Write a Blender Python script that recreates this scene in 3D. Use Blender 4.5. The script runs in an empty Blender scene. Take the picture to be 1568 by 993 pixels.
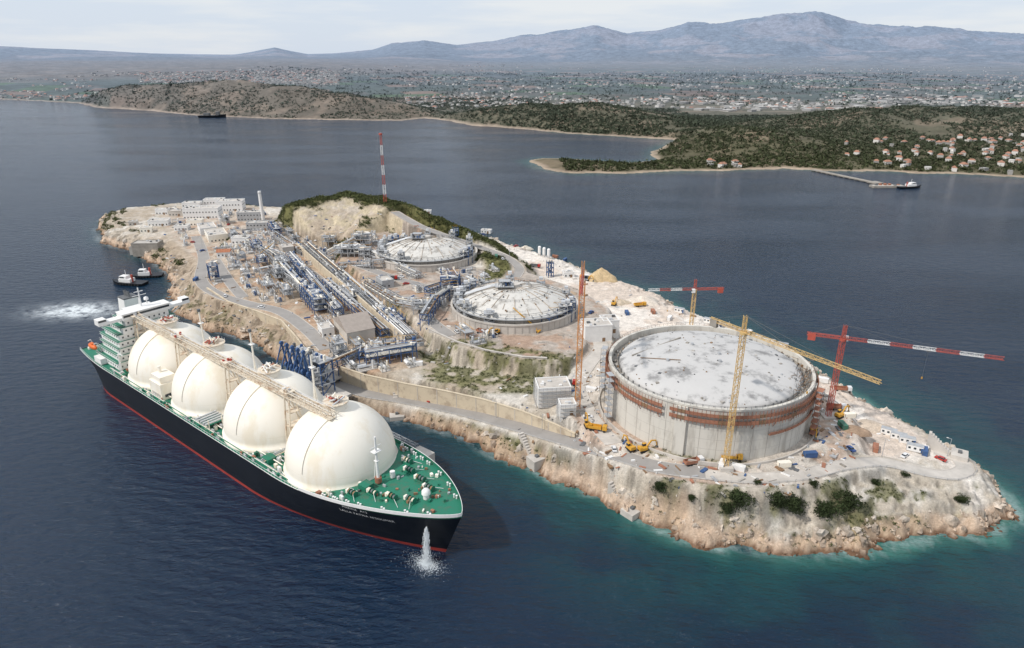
import bpy, math, random
import numpy as np
from mathutils import Vector, Matrix
random.seed(7); rng=np.random.default_rng(7)
# ---------------------------------------------------------------- survey / camera calibration (metres)
H=165.0; F=1045.0; PITCH=math.radians(21.7); CP=math.cos(PITCH); SP=math.sin(PITCH)
def G(px,py,z=0.0):
    u=(px-784)/F; v=(py-496.5)/F; t=(H-z)/(v*CP+SP)
    return (u*t, t*(CP-v*SP))
def zat(Y,py):
    v=(py-496.5)/F
    return H-Y*(v*CP+SP)/(CP-v*SP)
# ---------------------------------------------------------------- noise
def hsh(ix,iy,s):
    n=(ix.astype(np.int64)*374761393+iy.astype(np.int64)*668265263+s*974634777)&0xffffffff
    n=((n^(n>>13))*1274126177)&0xffffffff
    n=n^(n>>16)
    return n/4294967295.0
def vn(x,y,s=0):
    x=np.asarray(x,float); y=np.asarray(y,float)
    ix=np.floor(x); iy=np.floor(y); fx=x-ix; fy=y-iy
    fx=fx*fx*(3-2*fx); fy=fy*fy*(3-2*fy)
    a=hsh(ix,iy,s); b=hsh(ix+1,iy,s); c=hsh(ix,iy+1,s); d=hsh(ix+1,iy+1,s)
    return (a*(1-fx)+b*fx)*(1-fy)+(c*(1-fx)+d*fx)*fy
def fbm(x,y,o=4,s=0,g=.5):
    r=0;a=1;t=0
    for i in range(o):
        r=r+a*vn(x*2**i+17.3*i,y*2**i-9.1*i,s+i); t+=a; a*=g
    return r/t
def ss(x,a,b):
    t=np.clip((x-a)/(b-a),0,1); return t*t*(3-2*t)
def seg_d(P,X,Y,closed=True):
    d=np.full(X.shape,1e18); n=len(P)
    ins=np.zeros(X.shape,bool)
    for i in range(n if closed else n-1):
        x0,y0=P[i][:2]; x1,y1=P[(i+1)%n][:2]
        dx,dy=x1-x0,y1-y0; l=dx*dx+dy*dy+1e-9
        t=np.clip(((X-x0)*dx+(Y-y0)*dy)/l,0,1)
        d=np.minimum(d,(X-x0-t*dx)**2+(Y-y0-t*dy)**2)
        if closed:
            c=((y0>Y)!=(y1>Y))
            if abs(dy)>1e-9:
                ins^=c&(X<(Y-y0)*dx/dy+x0)
    d=np.sqrt(d)
    return np.where(ins,d,-d) if closed else d
def line_dz(P,X,Y):
    d=np.full(X.shape,1e18); Z=np.zeros(X.shape)
    for i in range(len(P)-1):
        x0,y0,z0=P[i]; x1,y1,z1=P[i+1]
        dx,dy=x1-x0,y1-y0; l=dx*dx+dy*dy+1e-9
        t=np.clip(((X-x0)*dx+(Y-y0)*dy)/l,0,1)
        q=(X-x0-t*dx)**2+(Y-y0-t*dy)**2
        m=q<d; d=np.where(m,q,d); Z=np.where(m,z0+t*(z1-z0),Z)
    return np.sqrt(d),Z
# ---------------------------------------------------------------- materials
MATS={}
def mat(name,col,rough=.8,var=.15,scale=.25,bump=0,metal=0,stain=None,stretch=None):
    if name in MATS: return MATS[name]
    m=bpy.data.materials.new(name); m.use_nodes=True; nt=m.node_tree; N=nt.nodes; Lk=nt.links
    b=N['Principled BSDF']; b.inputs['Roughness'].default_value=rough; b.inputs['Metallic'].default_value=metal
    geo=N.new('ShaderNodeNewGeometry'); src=geo.outputs['Position']
    if stretch:
        mp=N.new('ShaderNodeMapping'); mp.inputs['Scale'].default_value=stretch
        Lk.new(src,mp.inputs['Vector']); src2=mp.outputs['Vector']
    else: src2=src
    n=N.new('ShaderNodeTexNoise'); n.inputs['Scale'].default_value=scale; n.inputs['Detail'].default_value=7; n.inputs['Roughness'].default_value=.68
    Lk.new(src2,n.inputs['Vector'])
    r=N.new('ShaderNodeValToRGB'); r.color_ramp.elements[0].position=.37 if stain else .3; r.color_ramp.elements[1].position=.7
    c2=stain if stain else tuple(c*(1-var*1.3) for c in col)
    r.color_ramp.elements[0].color=(*c2,1); r.color_ramp.elements[1].color=(*[min(.95,c*(1+var*.5)) for c in col],1)
    if stain:
        e=r.color_ramp.elements.new(.49); e.color=(*col,1)
    Lk.new(n.outputs['Fac'],r.inputs['Fac']); Lk.new(r.outputs['Color'],b.inputs['Base Color'])
    if bump:
        bp=N.new('ShaderNodeBump'); bp.inputs['Strength'].default_value=.6; bp.inputs['Distance'].default_value=bump
        n2=N.new('ShaderNodeTexNoise'); n2.inputs['Scale'].default_value=scale*3; n2.inputs['Detail'].default_value=6
        Lk.new(src,n2.inputs['Vector']); Lk.new(n2.outputs['Fac'],bp.inputs['Height']); Lk.new(bp.outputs['Normal'],b.inputs['Normal'])
    MATS[name]=m; return m
def attr_mat(name,rough=.95,s1=.35,s2=2.5,v=.25,bump=.3):
    m=bpy.data.materials.new(name); m.use_nodes=True; nt=m.node_tree; N=nt.nodes; Lk=nt.links
    b=N['Principled BSDF']; b.inputs['Roughness'].default_value=rough
    b.inputs['Specular IOR Level'].default_value=.2
    at=N.new('ShaderNodeAttribute'); at.attribute_name='Col'
    geo=N.new('ShaderNodeNewGeometry')
    last=at.outputs['Color']; 
    for sc in (s1,s2):
        n=N.new('ShaderNodeTexNoise'); n.inputs['Scale'].default_value=sc; n.inputs['Detail'].default_value=5; n.inputs['Roughness'].default_value=.7
        Lk.new(geo.outputs['Position'],n.inputs['Vector'])
        mr=N.new('ShaderNodeMapRange'); mr.inputs['From Min'].default_value=.3; mr.inputs['From Max'].default_value=.7
        mr.inputs['To Min'].default_value=1-v; mr.inputs['To Max'].default_value=1+v*.7
        Lk.new(n.outputs['Fac'],mr.inputs['Value'])
        mx=N.new('ShaderNodeVectorMath'); mx.operation='SCALE'
        Lk.new(last,mx.inputs[0]); Lk.new(mr.outputs['Result'],mx.inputs['Scale']); last=mx.outputs['Vector']
    Lk.new(last,b.inputs['Base Color'])
    if bump:
        bp=N.new('ShaderNodeBump'); bp.inputs['Strength'].default_value=.8; bp.inputs['Distance'].default_value=bump
        Lk.new(n.outputs['Fac'],bp.inputs['Height']); Lk.new(bp.outputs['Normal'],b.inputs['Normal'])
    return m
CONC=mat('concrete',(.46,.43,.39),.9,.2,.15,.05,stretch=(1,1,.4))
CONCW=mat('pale_concrete',(.55,.51,.46),.9,.22,.12,.05)
TANKW=mat('tank_wall_concrete',(.60,.57,.51),.9,.12,.22,.03,stain=(.44,.41,.36),stretch=(1,1,.22))
CONCD=mat('old_concrete',(.33,.30,.26),.9,.25,.3,.05)
WALLB=mat('beige_wall',(.58,.49,.36),.9,.15,.2,.05,stain=(.42,.34,.25))
ROAD=mat('road_surface',(.32,.30,.28),.95,.14,.12)
WHITE=mat('white_paint',(.78,.77,.75),.6,.08,.5)
CREAM=mat('cream_tank_paint',(.86,.81,.71),.45,.04,.09,stain=(.80,.72,.58),stretch=(1,1,.35))
HULLB=mat('black_hull_paint',(.007,.009,.014),.45,.3,.1)
HULLR=mat('red_boot_paint',(.34,.04,.03),.6,.2,.3)
DECK=mat('green_deck_paint',(.012,.165,.10),.6,.15,.25,stain=(.05,.14,.09))
STEEL=mat('galvanised_steel',(.43,.44,.45),.5,.2,.6,metal=.1)
STEELD=mat('dark_steel',(.14,.145,.15),.6,.3,.6)
BLUE=mat('blue_steel',(.045,.105,.25),.55,.25,.5)
YEL=mat('yellow_machine_paint',(.62,.33,.04),.55,.15,1)
YCR=mat('pale_yellow_crane_paint',(.66,.45,.19),.6,.2,.6)
ORG=mat('orange_crane_paint',(.66,.30,.11),.55,.2,.6)
RED=mat('red_crane_paint',(.46,.09,.06),.55,.2,.6)
RUST=mat('rusty_formwork',(.38,.17,.105),.85,.3,.4)
GLASS=mat('window_glass',(.03,.04,.05),.15,.1,1)
TIRE=mat('tyre_rubber',(.02,.02,.02),.9,.1,1)
TERRA=mat('terracotta_roof',(.42,.17,.09),.9,.25,.5)
SILV=mat('insulated_pipe',(.60,.61,.62),.4,.15,.6,metal=.1)
BRN=mat('brown_timber',(.26,.16,.09),.9,.3,.8)
DOMEC=mat('dome_concrete',(.50,.49,.475),.9,.10,.10,.05,stain=(.24,.235,.23))
DOMEO=mat('old_dome_concrete',(.58,.56,.52),.9,.12,.16,.05,stain=(.33,.31,.28))
WCAR=mat('car_paint_white',(.7,.7,.7),.3,.03,1); RCAR=mat('car_paint_red',(.4,.03,.02),.3,.03,1); BCAR=mat('car_paint_blue',(.03,.08,.25),.3,.03,1)
# ---------------------------------------------------------------- mesh builders
def link(o,parent=None):
    bpy.context.scene.collection.objects.link(o)
    if parent is not None: o.parent=parent
    return o
class MB:
    def __init__(s): s.v=[];s.f=[];s.mi=[];s.sm=[];s.m=[]
    def mid(s,m):
        if m not in s.m: s.m.append(m)
        return s.m.index(m)
    def add(s,vs,fs,m,smooth=False):
        k=len(s.v); s.v.extend([tuple(a) for a in vs]); i=s.mid(m)
        for f in fs: s.f.append([a+k for a in f]); s.mi.append(i); s.sm.append(smooth)
    def box(s,cx,cy,z0,sx,sy,sz,m,rot=0,top=1.0):
        c,q=math.cos(rot),math.sin(rot); vs=[]
        for z,k in ((z0,1),(z0+sz,top)):
            for a,b in ((-1,-1),(1,-1),(1,1),(-1,1)):
                x=a*sx/2*k; y=b*sy/2*k; vs.append((cx+x*c-y*q,cy+x*q+y*c,z))
        s.add(vs,[(3,2,1,0),(4,5,6,7),(0,1,5,4),(1,2,6,5),(2,3,7,6),(3,0,4,7)],m)
    def frame(s,p,q):
        p=Vector(p);q=Vector(q);d=(q-p); 
        if d.length<1e-6: d=Vector((0,0,1e-3))
        d.normalize(); up=Vector((0,0,1)) if abs(d.z)<.95 else Vector((1,0,0))
        a=d.cross(up).normalized(); b=a.cross(d).normalized(); return p,q,a,b
    def beam(s,p,q,w,m,h=None):
        h=h or w; p,q,a,b=s.frame(p,q); vs=[]
        for c in (p,q):
            for i,j in ((-1,-1),(1,-1),(1,1),(-1,1)): vs.append(c+a*(i*w/2)+b*(j*h/2))
        s.add(vs,[(3,2,1,0),(4,5,6,7),(0,1,5,4),(1,2,6,5),(2,3,7,6),(3,0,4,7)],m)
    def cyl(s,p,q,r,m,n=12,r2=None,cap=True):
        r2=r if r2 is None else r2; p,q,a,b=s.frame(p,q); vs=[]
        for c,rr in ((p,r),(q,r2)):
            for i in range(n):
                t=2*math.pi*i/n; vs.append(c+a*(math.cos(t)*rr)+b*(math.sin(t)*rr))
        s.add(vs,[(i,(i+1)%n,n+(i+1)%n,n+i) for i in range(n)],m,True)
        if cap:
            s.add(vs[:n],[tuple(range(n))[::-1]],m); s.add(vs[n:],[tuple(range(n))],m)
    def lathe(s,cx,cy,prof,m,n=48,smooth=True,a0=0,a1=2*math.pi):
        vs=[]; full=abs(a1-a0-2*math.pi)<1e-6; nn=n if full else n+1
        for r,z in prof:
            for i in range(nn):
                t=a0+(a1-a0)*i/n; vs.append((cx+r*math.cos(t),cy+r*math.sin(t),z))
        fs=[]
        for j in range(len(prof)-1):
            for i in range(n):
                i2=(i+1)%nn; fs.append((j*nn+i,j*nn+i2,(j+1)*nn+i2,(j+1)*nn+i))
        s.add(vs,fs,m,smooth)
    def truss(s,p,q,w,m,step=3,c=.25,tri=False,m2=None,alt=0):
        p0,q0,a,b=s.frame(p,q); L=(q0-p0).length; n=max(1,int(L/step)); cor=[(-1,-1),(1,-1),(1,1),(-1,1)] if not tri else [(-1,-1),(1,-1),(0,1)]
        def pt(k,t): i,j=cor[k%len(cor)]; return p0.lerp(q0,t)+a*(i*w/2)+b*(j*w/2)
        for i in range(n):
            mm=m if (m2 is None or (i//max(1,alt))%2==0) else m2
            for k in range(len(cor)):
                s.beam(pt(k,i/n),pt(k,(i+1)/n),c,mm)
                if i%2: s.beam(pt(k,i/n),pt(k+1,(i+1)/n),c*.6,mm)
                else: s.beam(pt(k+1,i/n),pt(k,(i+1)/n),c*.6,mm)
                s.beam(pt(k,i/n),pt(k+1,i/n),c*.5,mm)
    def obj(s,name,loc=(0,0,0),rot=0,parent=None):
        me=bpy.data.meshes.new(name); me.from_pydata(s.v,[],s.f)
        for m in s.m: me.materials.append(m)
        me.polygons.foreach_set('material_index',s.mi); me.polygons.foreach_set('use_smooth',s.sm); me.update()
        o=bpy.data.objects.new(name,me); o.location=loc; o.rotation_euler=(0,0,rot); return link(o,parent)
def raw_mesh(name,V,Fc,mats,col=None,smooth=False,mi=None,attrs=None):
    me=bpy.data.meshes.new(name); k=Fc.shape[1]
    me.vertices.add(len(V)); me.vertices.foreach_set('co',np.ascontiguousarray(V,np.float32).ravel())
    me.loops.add(Fc.size); me.loops.foreach_set('vertex_index',np.ascontiguousarray(Fc,np.int32).ravel())
    me.polygons.add(len(Fc)); me.polygons.foreach_set('loop_start',np.arange(0,Fc.size,k,dtype=np.int32))
    me.polygons.foreach_set('use_smooth',np.full(len(Fc),smooth))
    for m in mats: me.materials.append(m)
    me.update(calc_edges=True)
    if col is not None:
        a=me.attributes.new('Col','FLOAT_COLOR','POINT'); c=np.ones((len(V),4),np.float32); c[:,:3]=col; a.data.foreach_set('color',c.ravel())
    if attrs:
        for n,x in attrs.items():
            a=me.attributes.new(n,'FLOAT','POINT'); a.data.foreach_set('value',np.ascontiguousarray(x,np.float32))
    me.validate()
    o=bpy.data.objects.new(name,me); return link(o)
def grid_faces(nr,nc):
    i=np.arange(nr-1)[:,None]*nc+np.arange(nc-1)[None,:]; i=i.ravel()
    return np.stack([i,i+1,i+nc+1,i+nc],1)
def leaf_soup(C,R,n,size,col,flat=.7):
    m=len(C); d=rng.normal(size=(m,n,3)); d/=np.linalg.norm(d,axis=2,keepdims=True)
    d[...,2]=np.abs(d[...,2])*flat
    P=C[:,None,:]+d*(R[:,None,None]*(0.55+.5*rng.random((m,n,1))))
    sz=R[:,None,None,None]*size*(.6+.8*rng.random((m,n,1,1)))
    T=P[:,:,None,:]+rng.normal(size=(m,n,3,3))*sz
    V=T.reshape(-1,3); Fc=np.arange(len(V)).reshape(-1,3)
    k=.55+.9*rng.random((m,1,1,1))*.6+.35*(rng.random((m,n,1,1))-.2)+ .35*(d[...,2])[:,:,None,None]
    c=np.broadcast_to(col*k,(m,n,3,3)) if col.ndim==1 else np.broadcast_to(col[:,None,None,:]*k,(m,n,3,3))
    return V,Fc,c.reshape(-1,3)
def ico():
    import bmesh
    bm=bmesh.new(); bmesh.ops.create_icosphere(bm,subdivisions=2,radius=1); v=np.array([x.co[:] for x in bm.verts]); f=np.array([[a.index for a in x.verts] for x in bm.faces]); bm.free(); return v,f
# ---------------------------------------------------------------- island terrain
shore_px=[(153,348),(158,372),(175,381),(203,384),(215,394),(235,402),(258,420),(268,440),(262,462),(275,482),(300,497),(345,512),(385,524),(420,545),(440,562),(480,577),(520,592),(560,622),(600,645),(625,645),(660,655),(700,666),(735,690),(800,712),(850,735),(910,757),(950,778),(985,800),(1040,820),(1110,838),(1180,848),(1250,850),(1310,845),(1360,828),(1420,820),(1500,814),(1548,792),(1545,768),(1518,745),(1458,703),(1408,672),(1355,640),(1305,610),(1240,570),(1180,541),(1120,511),(1060,490),(1000,458),(950,440),(900,424),(850,406),(800,391),(745,370),(690,356),(650,348),(600,342),(530,334),(430,328),(370,322),(300,320),(240,325),(190,331),(158,338)]
SH=[G(a,b) for a,b in shore_px]
xs=np.arange(-485,240,1.0); ys=np.arange(180,800,1.0)
X,Y=np.meshgrid(xs,ys)
D=seg_d(SH,X,Y)
Dn=D+(fbm(X/14,Y/14,4,3)-.5)*12+(fbm(X/3.5,Y/3.5,3,8)-.5)*3.5
rug=1-np.abs(2*fbm(X/6,Y/6,5,11,.62)-1)
Z=np.where(Dn<0,np.maximum(Dn*.5,-8),11.5*(1-np.exp(-Dn/9)))
Z=Z+np.where(Dn>0,(rug-.6)*5.6*np.exp(-Dn/24)*ss(Dn,0,3),0)+(fbm(X/30,Y/30,3,5)-.5)*2*ss(Dn,5,20)
led=np.floor(Z/1.6+.5*fbm(X/8,Y/8,3,13))*1.6; Z=np.where((Dn>0)&(Dn<22),Z*.5+led*.5+.2,Z)
def pz(l): return [(*G(a,b,z),z) for a,b,z in l]
rl=pz([(425,318,34),(480,308,40),(530,298,45),(575,306,42),(620,320,39),(660,338,34),(700,356,30),(735,376,27),(765,400,24)])
d,zz=line_dz(rl,X,Y)
hill=zz-np.maximum(0,d-9)*.55-(fbm(X/12,Y/12,4,21)-.5)*5
Z=np.maximum(Z,np.where(D>0,np.minimum(hill,D*1.1+2),Z))
def pad(l,z,w):
    global Z
    P=[G(a,b,z) for a,b in l]; s=seg_d(P,X,Y); k=ss(s,-w,0.5)*ss(D,-1,3); Z=Z*(1-k)+z*k; return P,s
_,s_adm=pad([(250,345),(245,325),(300,312),(400,318),(425,345),(440,365),(470,380),(430,400),(330,420),(300,400),(270,372)],11,6)
W2=[(318,440),(350,461),(395,476),(432,490),(452,512),(470,535)]
_,s_proc=pad(W2+[(500,560),(560,575),(640,560),(650,520),(560,440),(520,395),(440,352),(360,358),(320,395)],14,3)
_,s_t12=pad([(520,392),(548,362),(620,350),(690,362),(722,385),(722,410),(800,415),(880,440),(930,470),(935,520),(900,545),(850,552),(780,548),(700,530),(655,500),(600,455)],21,7)
W1=[(520,560),(560,573),(620,586),(680,597),(740,610),(800,628),(850,648),(882,663)]
_,s_w1=pad(W1+[(900,640),(905,605),(880,580),(780,575),(700,560),(650,548),(560,560)],13.5,2.5)
T3=(86.0,271.0); T3R=43.0
s_t3=62-np.hypot(X-T3[0],Y-T3[1]); k=ss(s_t3,-8,1)*ss(D,1,8); Z=Z*(1-k)+17*k
T1=G(653,380,28); T2=G(788,457,28)
roads=[
 ('shore_road',[(505,585,6),(560,602,6),(620,612,6),(700,628,6.5),(780,650,8),(850,670,10.5),(905,686,13),(955,700,15.5),(1010,716,16),(1080,725,16)],8,ROAD),
 ('cliff_path',[(1080,727,16),(1150,733,16),(1230,727,15.5),(1290,713,15),(1350,708,14),(1410,722,12),(1455,728,11),(1478,718,10.5),(1465,702,10.5),(1430,690,11)],6,CONCW),
 ('terminal_road',[(300,362,11),(312,395,12),(308,430,13.5),(335,452,14),(380,466,14),(430,478,14),(470,505,14),(500,535,14)],8,ROAD),
 ('process_road',[(430,372,13),(460,405,14),(520,450,14),(575,500,14),(610,540,14)],6,ROAD),
 ('inner_road',[(330,398,13),(350,430,14),(372,456,14)],7,ROAD),
 ('ridge_road',[(605,325,37),(640,345,33),(668,356,30),(715,372,26),(770,392,23),(795,410,21),(790,425,21)],6,ROAD),
 ('tank_road',[(545,405,21),(600,425,21),(660,445,21),(650,480,21),(690,515,21)],7,ROAD),
 ('slope_road',[(900,500,20),(920,530,19),(900,560,17),(885,590,15.5),(905,640,16),(940,680,16.5)],7,CONCW),
]
RD=[]
rmask=np.zeros(X.shape)
for nm,l,w,m in roads:
    P=pz(l)
    Q=[]
    for i in range(len(P)-1):
        p0=np.array(P[max(0,i-1)]);p1=np.array(P[i]);p2=np.array(P[i+1]);p3=np.array(P[min(len(P)-1,i+2)])
        n=max(2,int(np.linalg.norm(p2-p1)/3))
        for j in range(n):
            t=j/n; Q.append(tuple(.5*((2*p1)+(p2-p0)*t+(2*p0-5*p1+4*p2-p3)*t*t+(3*p1-p0-3*p2+p3)*t**3)))
    Q.append(P[-1]); RD.append((nm,Q,w,m))
    d,zz=line_dz(Q,X,Y); k=ss(-d,-(w/2+4.5),-(w/2+1.8)); Z=Z*(1-k)+zz*k; rmask=np.maximum(rmask,k)
for (tx,ty),R in ((T1,40),(T2,42)):
    q=np.hypot(X-tx,Y-ty); k=ss(-q,-(R+4),-R); Z=Z*(1-k)+20.5*k
def HS(x,y):
    fx=min(max(x-xs[0],0),len(xs)-1.001); fy=min(max(y-ys[0],0),len(ys)-1.001); i=int(fx); j=int(fy); a=fx-i; b=fy-j
    return Z[j,i]*(1-a)*(1-b)+Z[j,i+1]*a*(1-b)+Z[j+1,i]*(1-a)*b+Z[j+1,i+1]*a*b
def site(px,py):
    u=(px-784)/F; v=(py-496.5)/F; dz=v*CP+SP; dy=CP-v*SP
    t=(H-62)/dz
    for _ in range(900):
        x,y,z=u*t,dy*t,H-dz*t
        if z<=max(0,HS(x,y) if (xs[0]<x<xs[-1] and ys[0]<y<ys[-1]) else 0): break
        t+=.7
    return (x,y,max(z,0.0))
gy,gx=np.gradient(Z); slope=np.hypot(gx,gy)
def C3(*c): return np.array(c)[None,None,:]
def mixc(A,B,k): return A*(1-k[...,None])+B*k[...,None]
n1=fbm(X/25,Y/25,4,31); n2=fbm(X/6,Y/6,4,41); n3=fbm(X/2.5,Y/2.5,3,51)
Cc=np.ones(X.shape+(3,))*C3(.50,.44,.36)
Cc=mixc(Cc,C3(.64,.60,.54),ss(n2,.4,.6)*.8)
Cc=mixc(Cc,C3(.36,.28,.20),ss(n1,.50,.62)*.5)
wst=ss(-X,40,90)*(1-ss(Y,560,640)); Cc=mixc(Cc,C3(.38,.29,.205)*(.7+.6*n2[...,None]),wst*.75)
pw=[G(a,b,12) for a,b in [(745,352),(800,372),(900,406),(1000,440),(1120,492),(1240,552),(1350,620),(1450,690),(1540,760),(1500,770),(1440,705),(1300,700),(1240,620),(1180,560),(1080,505),(960,520),(890,470),(800,400),(770,385)]]
sw=seg_d(pw,X,Y); kw=ss(sw+(n1-.5)*16,-5,4)
WH=C3(.76,.70,.63)*(.84+.30*n2[...,None]); Cc=mixc(Cc,WH,kw)
Cc=mixc(Cc,C3(.60,.49,.40)*np.ones_like(Cc),kw*ss(n1+n3*.3,.60,.75)*.7)
Cc=mixc(Cc,C3(.49,.385,.285)*(.75+.5*n2[...,None]),ss(s_proc,-2,2)*.85)
Cc=mixc(Cc,C3(.42,.36,.31)*(.8+.4*n2[...,None]),ss(s_t12+(n2-.5)*6,-1,2)*.8)
Cc=mixc(Cc,C3(.53,.45,.37)*(.75+.5*n2[...,None]),ss(s_adm,-2,2)*.8)
Cc=mixc(Cc,C3(.60,.54,.47)*(.72+.56*n2[...,None]),ss(s_t3,-2,3)*.8)
dirt=ss(fbm(X/11,Y/11,4,55),.5,.6)*ss(np.maximum.reduce([s_proc,s_t12,s_adm,s_t3]),0,4); Cc=mixc(Cc,C3(.42,.24,.145)*np.ones_like(Cc),dirt*.5)
ridgeY=np.interp(X,[p[0] for p in rl],[p[1] for p in rl])
veg=ss(Y-ridgeY+(n1-.5)*14,-17,-9)*ss(Z,13,18)*(X>rl[0][0]-40)*(X<G(792,405,21)[0])
pr=[G(a,b,27) for a,b in [(640,318),(700,340),(762,372),(780,398),(770,412),(735,418),(745,398),(712,372),(668,350),(630,338)]]
veg0=ss(seg_d(pr,X,Y),-3,3)
pv=[G(a,b,17) for a,b in [(640,530),(720,525),(800,545),(880,555),(895,590),(830,594),(740,592),(650,572)]]
veg2=ss(seg_d(pv,X,Y),-3,3)*ss(n2*.6+n3*.4,.40,.50)*.9
pc=[G(a,b,10) for a,b in [(950,692),(1080,728),(1240,735),(1350,718),(1480,728),(1540,770),(1440,785),(1300,815),(1180,815),(1060,798),(970,760)]]
veg3=ss(seg_d(pc,X,Y),-3,3)*ss(n1*.45+n2*.4+n3*.15,.42,.52)*.85
ps=[G(a,b,5) for a,b in [(630,628),(700,640),(800,666),(880,688),(960,708),(960,742),(860,714),(780,694),(700,668)]]
veg4=ss(seg_d(ps,X,Y),-2,2)*ss(n2*.7+n3*.3,.36,.46)*.9
veg5=ss(n1,.5,.6)*ss(n2,.48,.58)*(1-kw)*ss(slope,.2,.5)*.6
VEG=np.clip(np.maximum.reduce([veg,veg0,veg2,veg3,veg4,veg5]),0,1)*(1-rmask)
Cc=mixc(Cc,C3(.15,.145,.06)*(.55+.9*n3[...,None]),VEG)
rill=fbm(X/2.2,Y/9,4,61); kc_=ss(slope,.35,.8)*(Z>1)
Cc=Cc*(1-(kc_*ss(rill,.48,.60)*.42)[...,None])
pcut=ss(slope,.5,.85)*ss(Z,20,24)*(Y>560)*(1-veg); Cc=mixc(Cc,C3(.52,.44,.31)*(.7+.6*n2[...,None]),pcut)
ks=ss(-Dn,-6,-2)*(1-rmask); Cc=mixc(Cc,C3(.58,.42,.30)*(.55+.8*n3[...,None]),ks*.8)
Cc=mixc(Cc,C3(.15,.08,.045)*np.ones_like(Cc),ss(-Z,-1.3,-.4)*.9)
M_ISL=attr_mat('island_ground',.95,.3,1.6,.28,.4)
Fq=grid_faces(*X.shape); zf=Z.ravel(); keep=(zf[Fq].max(1)>-5); Fq=Fq[keep]
raw_mesh('island_terrain',np.stack([X.ravel(),Y.ravel(),zf],1),Fq,[M_ISL],Cc.reshape(-1,3),smooth=True)
for nm,Q,w,m in RD:
    mb=MB(); Q=np.array(Q); T=np.gradient(Q[:,:2],axis=0); T/=np.linalg.norm(T,axis=1)[:,None]+1e-9; Nn=np.stack([-T[:,1],T[:,0]],1)
    vs=[]
    offs=[(-w/2-.35,-.4),(-w/2-.35,.27),(-w/2,.27),(-w/2,.12),(w/2,.12),(w/2,.27),(w/2+.35,.27),(w/2+.35,-.4)]
    for i in range(len(Q)):
        for o,dz in offs: vs.append((Q[i,0]+Nn[i,0]*o,Q[i,1]+Nn[i,1]*o,Q[i,2]+dz))
    no=len(offs)
    fr=[];fk=[]
    for i in range(len(Q)-1):
        for j in range(no-1): (fr if j==3 else fk).append((i*no+j+1,i*no+j,(i+1)*no+j,(i+1)*no+j+1))
    mb.add(vs,fr,m); mb.add(vs,fk,CONCW); mb.obj(nm)
# ---------------------------------------------------------------- sea
nr,na=430,760
rr=np.concatenate([[1],np.geomspace(60,70000,nr-1)]); aa=np.linspace(0,2*np.pi,na)
RR,AA=np.meshgrid(rr,aa,indexing='ij'); SXx=RR*np.sin(AA); SYy=RR*np.cos(AA)
near=(RR<1400)
dist=np.full(RR.shape,999.0); dist[near]=-seg_d(SH,SXx[near],SYy[near])
nn=fbm(SXx/22,SYy/22,4,77)
wgt=.30+.6*ss(SXx,-60,40)
shal=np.clip(np.exp(-np.maximum(dist+ (nn-.5)*26,0)/9)*wgt,0,1)+.30*ss(-dist,-75,-10)*ss(nn,.36,.66)*ss(SXx,-70,30)*(dist>0)*(dist<200)
foam=np.zeros(RR.shape)
fx,fy=G(118,476); foam=np.maximum(foam,np.exp(-(((SXx-fx)/24)**2+((SYy-fy)/13)**2)))
sf=ss(-np.abs(dist-.5+(nn-.5)*8),-3.2,-1)*.18; foam=np.maximum(foam,sf)
coast_px=[(-700,150),(-300,152),(0,152),(60,155),(120,158),(150,165),(230,170),(310,178),(380,180),(440,183),(530,184),(610,185),(650,181),(690,186),(720,192),(800,198),(880,205),(960,210),(1037,215),(1008,227),(1000,237),(1005,246),(960,250),(900,246),(830,243),(806,247),(830,258),(880,266),(960,265),(1075,262),(1130,260),(1200,258),(1270,262),(1330,262),(1400,265),(1480,267),(1568,272),(1900,285),(2600,300)]
CO=[G(a,b) for a,b in coast_px]; CO=CO+[(60000,2000),(60000,80000),(-60000,80000),(-60000,4000)]
dm=np.full(RR.shape,999.0); mm=(RR>700)&(RR<6000)&(SYy>0); dm[mm]=-seg_d(CO,SXx[mm],SYy[mm])
shal=np.maximum(shal,.5*ss(-dm,-30,0)*(dm>-60)*(RR<1600))
V=np.stack([SXx.ravel(),SYy.ravel(),np.zeros(SXx.size)],1)
m=bpy.data.materials.new('sea_water'); m.use_nodes=True; nt=m.node_tree; N=nt.nodes; Lk=nt.links; b=N['Principled BSDF']
b.inputs['IOR'].default_value=1.33
geo=N.new('ShaderNodeNewGeometry')
a1=N.new('ShaderNodeAttribute'); a1.attribute_name='shal'; a2=N.new('ShaderNodeAttribute'); a2.attribute_name='foam'
cr=N.new('ShaderNodeValToRGB'); e=cr.color_ramp.elements; e[0].position=0; e[0].color=(.002,.016,.040,1); e[1].position=1; e[1].color=(.05,.18,.15,1)
x=e.new(.45); x.color=(.004,.052,.060,1)
Lk.new(a1.outputs['Fac'],cr.inputs['Fac'])
mp=N.new('ShaderNodeMapping'); mp.inputs['Scale'].default_value=(.004,.012,1); mp.inputs['Rotation'].default_value=(0,0,.3)
Lk.new(geo.outputs['Position'],mp.inputs['Vector'])
nl=N.new('ShaderNodeTexNoise'); nl.inputs['Scale'].default_value=1; nl.inputs['Detail'].default_value=5; Lk.new(mp.outputs['Vector'],nl.inputs['Vector'])
mrr=N.new('ShaderNodeMapRange'); mrr.inputs['From Min'].default_value=.35; mrr.inputs['From Max'].default_value=.65; mrr.inputs['To Min'].default_value=.08; mrr.inputs['To Max'].default_value=.20
Lk.new(nl.outputs['Fac'],mrr.inputs['Value']); Lk.new(mrr.outputs['Result'],b.inputs['Roughness'])
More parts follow.
